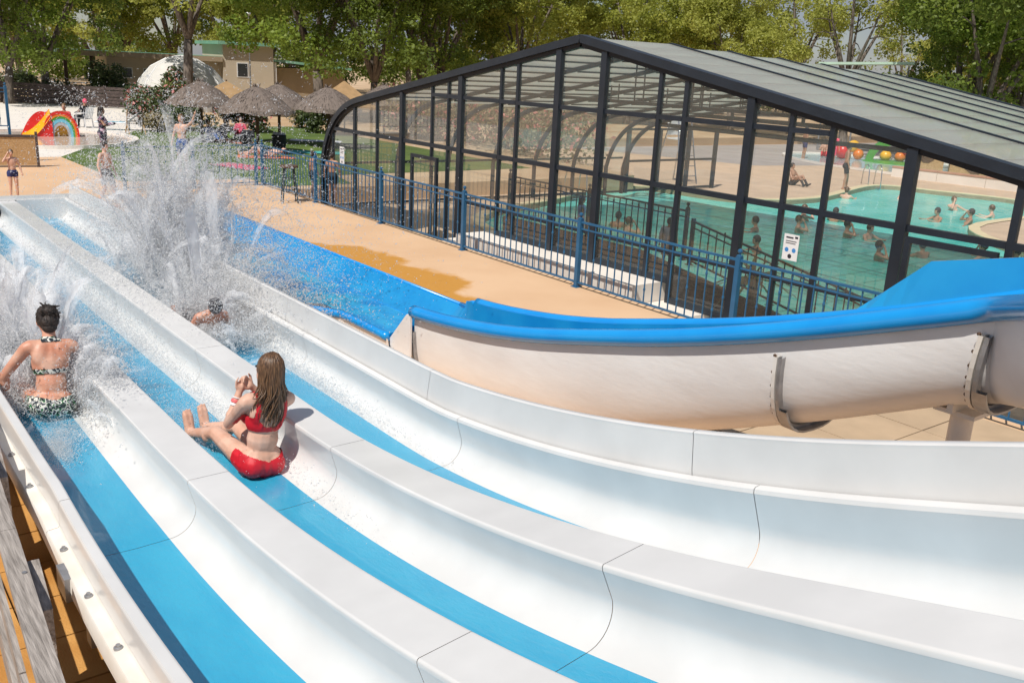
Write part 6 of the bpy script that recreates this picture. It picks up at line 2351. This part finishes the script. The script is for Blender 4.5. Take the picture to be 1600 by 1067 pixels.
def jets(src, vel, dv_, n_jets, per, tmax, jitter=0.03, grow=0.06):
    out_ = []
    for _ in range(n_jets):
        v = np.array(vel) + rng.normal(size=3) * np.array(dv_)
        s0 = np.array(src) + rng.normal(size=3) * np.array([0.25, 0.14, 0.04])
        t = rng.uniform(0.05, tmax, per)[:, None]
        p = s0 + v * t + np.array([0, 0, -4.9]) * t * t + rng.normal(size=(per, 3)) * (jitter + grow * t)
        out_.append(p[p[:, 2] > 0.40])
    return np.concatenate(out_)


def radii(n_, lo, hi):
    return lo * (hi / lo) ** (rng.beta(1.1, 3.2, n_))


# thin torn sheets and ropes of water
SHEET = bpy.data.materials.new('water_sheet')
SHEET.use_nodes = True
n, l = SHEET.node_tree.nodes, SHEET.node_tree.links
n.remove(n['Principled BSDF'])
geo = n.new('ShaderNodeNewGeometry')
nz_ = n.new('ShaderNodeTexNoise')
nz_.inputs['Scale'].default_value = 22
nz_.inputs['Detail'].default_value = 8
nz_.inputs['Roughness'].default_value = 0.75
l.new(geo.outputs['Position'], nz_.inputs['Vector'])
fa = n.new('ShaderNodeAttribute')
fa.attribute_name = 'fade'
ad = n.new('ShaderNodeMath')
ad.operation = 'ADD'
l.new(nz_.outputs['Fac'], ad.inputs[0])
l.new(fa.outputs['Fac'], ad.inputs[1])
mr = n.new('ShaderNodeMapRange')
mr.inputs['From Min'].default_value = 0.78
mr.inputs['From Max'].default_value = 1.25
mr.inputs['To Max'].default_value = 0.62
l.new(ad.outputs['Value'], mr.inputs['Value'])
tr = n.new('ShaderNodeBsdfTransparent')
df = n.new('ShaderNodeBsdfDiffuse')
df.inputs['Color'].default_value = (0.97, 0.98, 1.0, 1)
tl = n.new('ShaderNodeBsdfTranslucent')
tl.inputs['Color'].default_value = (0.97, 0.98, 1.0, 1)
m1 = n.new('ShaderNodeMixShader')
m1.inputs['Fac'].default_value = 0.5
m3 = n.new('ShaderNodeMixShader')
l.new(df.outputs['BSDF'], m1.inputs[1])
l.new(tl.outputs['BSDF'], m1.inputs[2])
l.new(mr.outputs['Result'], m3.inputs['Fac'])
l.new(tr.outputs['BSDF'], m3.inputs[1])
l.new(m1.outputs['Shader'], m3.inputs[2])
l.new(m3.outputs['Shader'], n['Material Output'].inputs['Surface'])


def sheets(name, label, specs):
    """specs: (source, velocity, velocity spread, source spread, count, flight time, width)"""
    mb = MB()
    fade = []
    for src, vel, dv_, ds_, cnt, tm, w in specs:
        for _ in range(cnt):
            v = np.array(vel) + rng.normal(size=3) * np.array(dv_)
            s0 = np.array(src) + rng.normal(size=3) * np.array(ds_)
            T = tm * rng.uniform(0.7, 1.1)
            ac = rng.normal(size=3)
            ac[2] *= 0.3
            ac /= np.linalg.norm(ac)
            ww = w * rng.uniform(0.5, 1.4)
            rows = []
            ph = rng.uniform(0, 6.28, 3)
            peak = rng.uniform(0.55, 1.0)
            for i in range(13):
                t = T * i / 12
                c = s0 + v * t + np.array([0, 0, -4.9]) * t * t
                row = []
                for j in range(7):
                    u = j / 6 * 2 - 1
                    q = c + ac * u * ww * (0.25 + 0.9 * i / 12) + 0.035 * np.array([math.sin(5 * u + ph[0] + i * 0.6), math.sin(4 * u + ph[1] + i * 0.5), math.sin(6 * u + ph[2] + i * 0.7)])
                    q[2] = max(q[2], 0.40)
                    row.append(tuple(q))
                    fade.append(peak * (1 - u * u) ** 1.2 * math.sin(math.pi * min(1, 0.10 + 0.92 * i / 12)) ** 0.8)
                rows.append(row)
            mb.strip(rows)
    o = mb.build(name, SHEET, None, smooth=True, fix=False)
    at_ = o.data.attributes.new('fade', 'FLOAT', 'POINT')
    at_.data.foreach_set('value', [float(x) for x in fade])
    o['label'] = label
    o['category'] = 'spray'
    return stuff(o)


sheets('spray_sheets', 'torn white sheets of water in the tall plume of the far lane', [
    ((-11.9, 3.80, 0.42), (-0.7, 0.25, 5.2), (0.8, 0.75, 0.8), (0.40, 0.22, 0.03), 42, 0.84, 0.22),
    ((-11.9, 3.80, 0.42), (-0.9, 0.25, 4.2), (1.0, 0.90, 0.8), (0.45, 0.22, 0.03), 60, 0.76, 0.24),
    ((-11.5, 3.75, 0.42), (-0.8, 0.45, 3.2), (0.9, 0.80, 0.7), (0.45, 0.22, 0.03), 75, 0.62, 0.24),
    ((-10.7, 3.70, 0.42), (0.1, 0.55, 2.2), (0.8, 0.80, 0.6), (0.45, 0.20, 0.03), 85, 0.48, 0.20),
    ((-10.0, 3.60, 0.42), (0.5, 0.8, 1.5), (0.6, 0.70, 0.4), (0.25, 0.18, 0.02), 45, 0.34, 0.16)])
sheets('spray_sheets', 'torn white sheets of water around the woman in the left lane', [
    ((-9.9, 1.55, 0.42), (-0.6, 0.1, 3.2), (0.8, 0.5, 0.8), (0.45, 0.16, 0.03), 95, 0.58, 0.18),
    ((-10.9, 1.65, 0.42), (-0.4, 0.2, 2.5), (0.8, 0.5, 0.7), (0.60, 0.18, 0.03), 70, 0.50, 0.20),
    ((-8.75, 1.78, 0.42), (0.4, 0.40, 2.5), (0.45, 0.28, 0.5), (0.25, 0.04, 0.02), 80, 0.46, 0.11),
    ((-8.9, 1.24, 0.42), (0.2, -0.1, 1.1), (0.4, 0.12, 0.3), (0.22, 0.03, 0.02), 30, 0.24, 0.08)])
# tall plume thrown up by the far-lane rider
p = np.concatenate([
    jets((-11.8, 3.75, 0.45), (-1.0, 0.30, 5.4), (0.95, 0.85, 0.9), 260, 120, 1.0),
    jets((-11.9, 3.75, 0.45), (-0.8, 0.30, 5.6), (1.1, 0.95, 0.9), 150, 150, 1.0, 0.010, 0.022),
    blob((-12.5, 3.95, 0.85), (1.15, 0.75, 0.42), 36000),
    blob((-12.5, 3.95, 1.65), (0.58, 0.52, 0.40), 18000),
    blob((-12.4, 4.3, 1.3), (1.4, 1.2, 0.55), 12000)])
droplets('spray_plume', 'tall white plume of drops thrown up in the far lane', p, radii(len(p), 0.0034, 0.016), SPRAY, 1.4)
p = np.concatenate([
    blob((-10.9, 3.75, 0.58), (0.90, 0.45, 0.24), 30000),
    blob((-10.1, 4.05, 0.66), (0.60, 0.44, 0.26), 15000),
    blob((-9.72, 3.50, 0.53), (0.22, 0.22, 0.08), 12000),
    jets((-10.4, 3.6, 0.45), (-0.2, 0.9, 2.6), (0.8, 0.7, 0.8), 140, 110, 0.6, 0.012, 0.03),
    jets((-10.9, 3.7, 0.5), (-0.8, 2.2, 3.2), (0.9, 0.7, 0.8), 110, 90, 0.85, 0.012, 0.03)])
droplets('spray_burst', 'low white burst of drops around the rider in the far lane', p, radii(len(p), 0.0032, 0.014), SPRAY, 1.2)
p = np.concatenate([
    blob((-10.2, 1.60, 0.56), (0.85, 0.32, 0.20), 34000),
    blob((-11.6, 1.8, 0.66), (1.0, 0.40, 0.25), 20000),
    blob((-8.95, 1.26, 0.50), (0.28, 0.08, 0.09), 9000),
    blob((-8.45, 1.90, 0.68), (0.36, 0.12, 0.18), 16000),
    blob((-9.2, 1.5, 0.52), (0.30, 0.20, 0.09), 12000),
    jets((-9.6, 1.55, 0.45), (-1.2, 0.0, 2.9), (0.8, 0.6, 0.8), 150, 110, 0.7, 0.012, 0.03)])
droplets('spray_burst', 'white drops around the woman in the left lane', p, radii(len(p), 0.0030, 0.0125), SPRAY, 1.2)
p = np.concatenate([blob((-7.5, 2.47, 0.44), (0.35, 0.14, 0.03), 3000), blob((-7.62, 1.40, 0.385), (0.16, 0.06, 0.005), 3500, 0.378), blob((-7.95, 1.52, 0.385), (0.20, 0.10, 0.006), 3500, 0.378), blob((-10.5, 2.5, 0.50), (1.6, 0.25, 0.10), 7000),
                    blob((-10.5, 2.74, 0.46), (2.4, 0.05, 0.04), 9000), blob((-8.5, 3.82, 0.46), (1.0, 0.05, 0.05), 7000)])
droplets('spray_burst', 'fine droplets over the middle lane water', p, radii(len(p), 0.002, 0.008), SPRAY, 1.0)
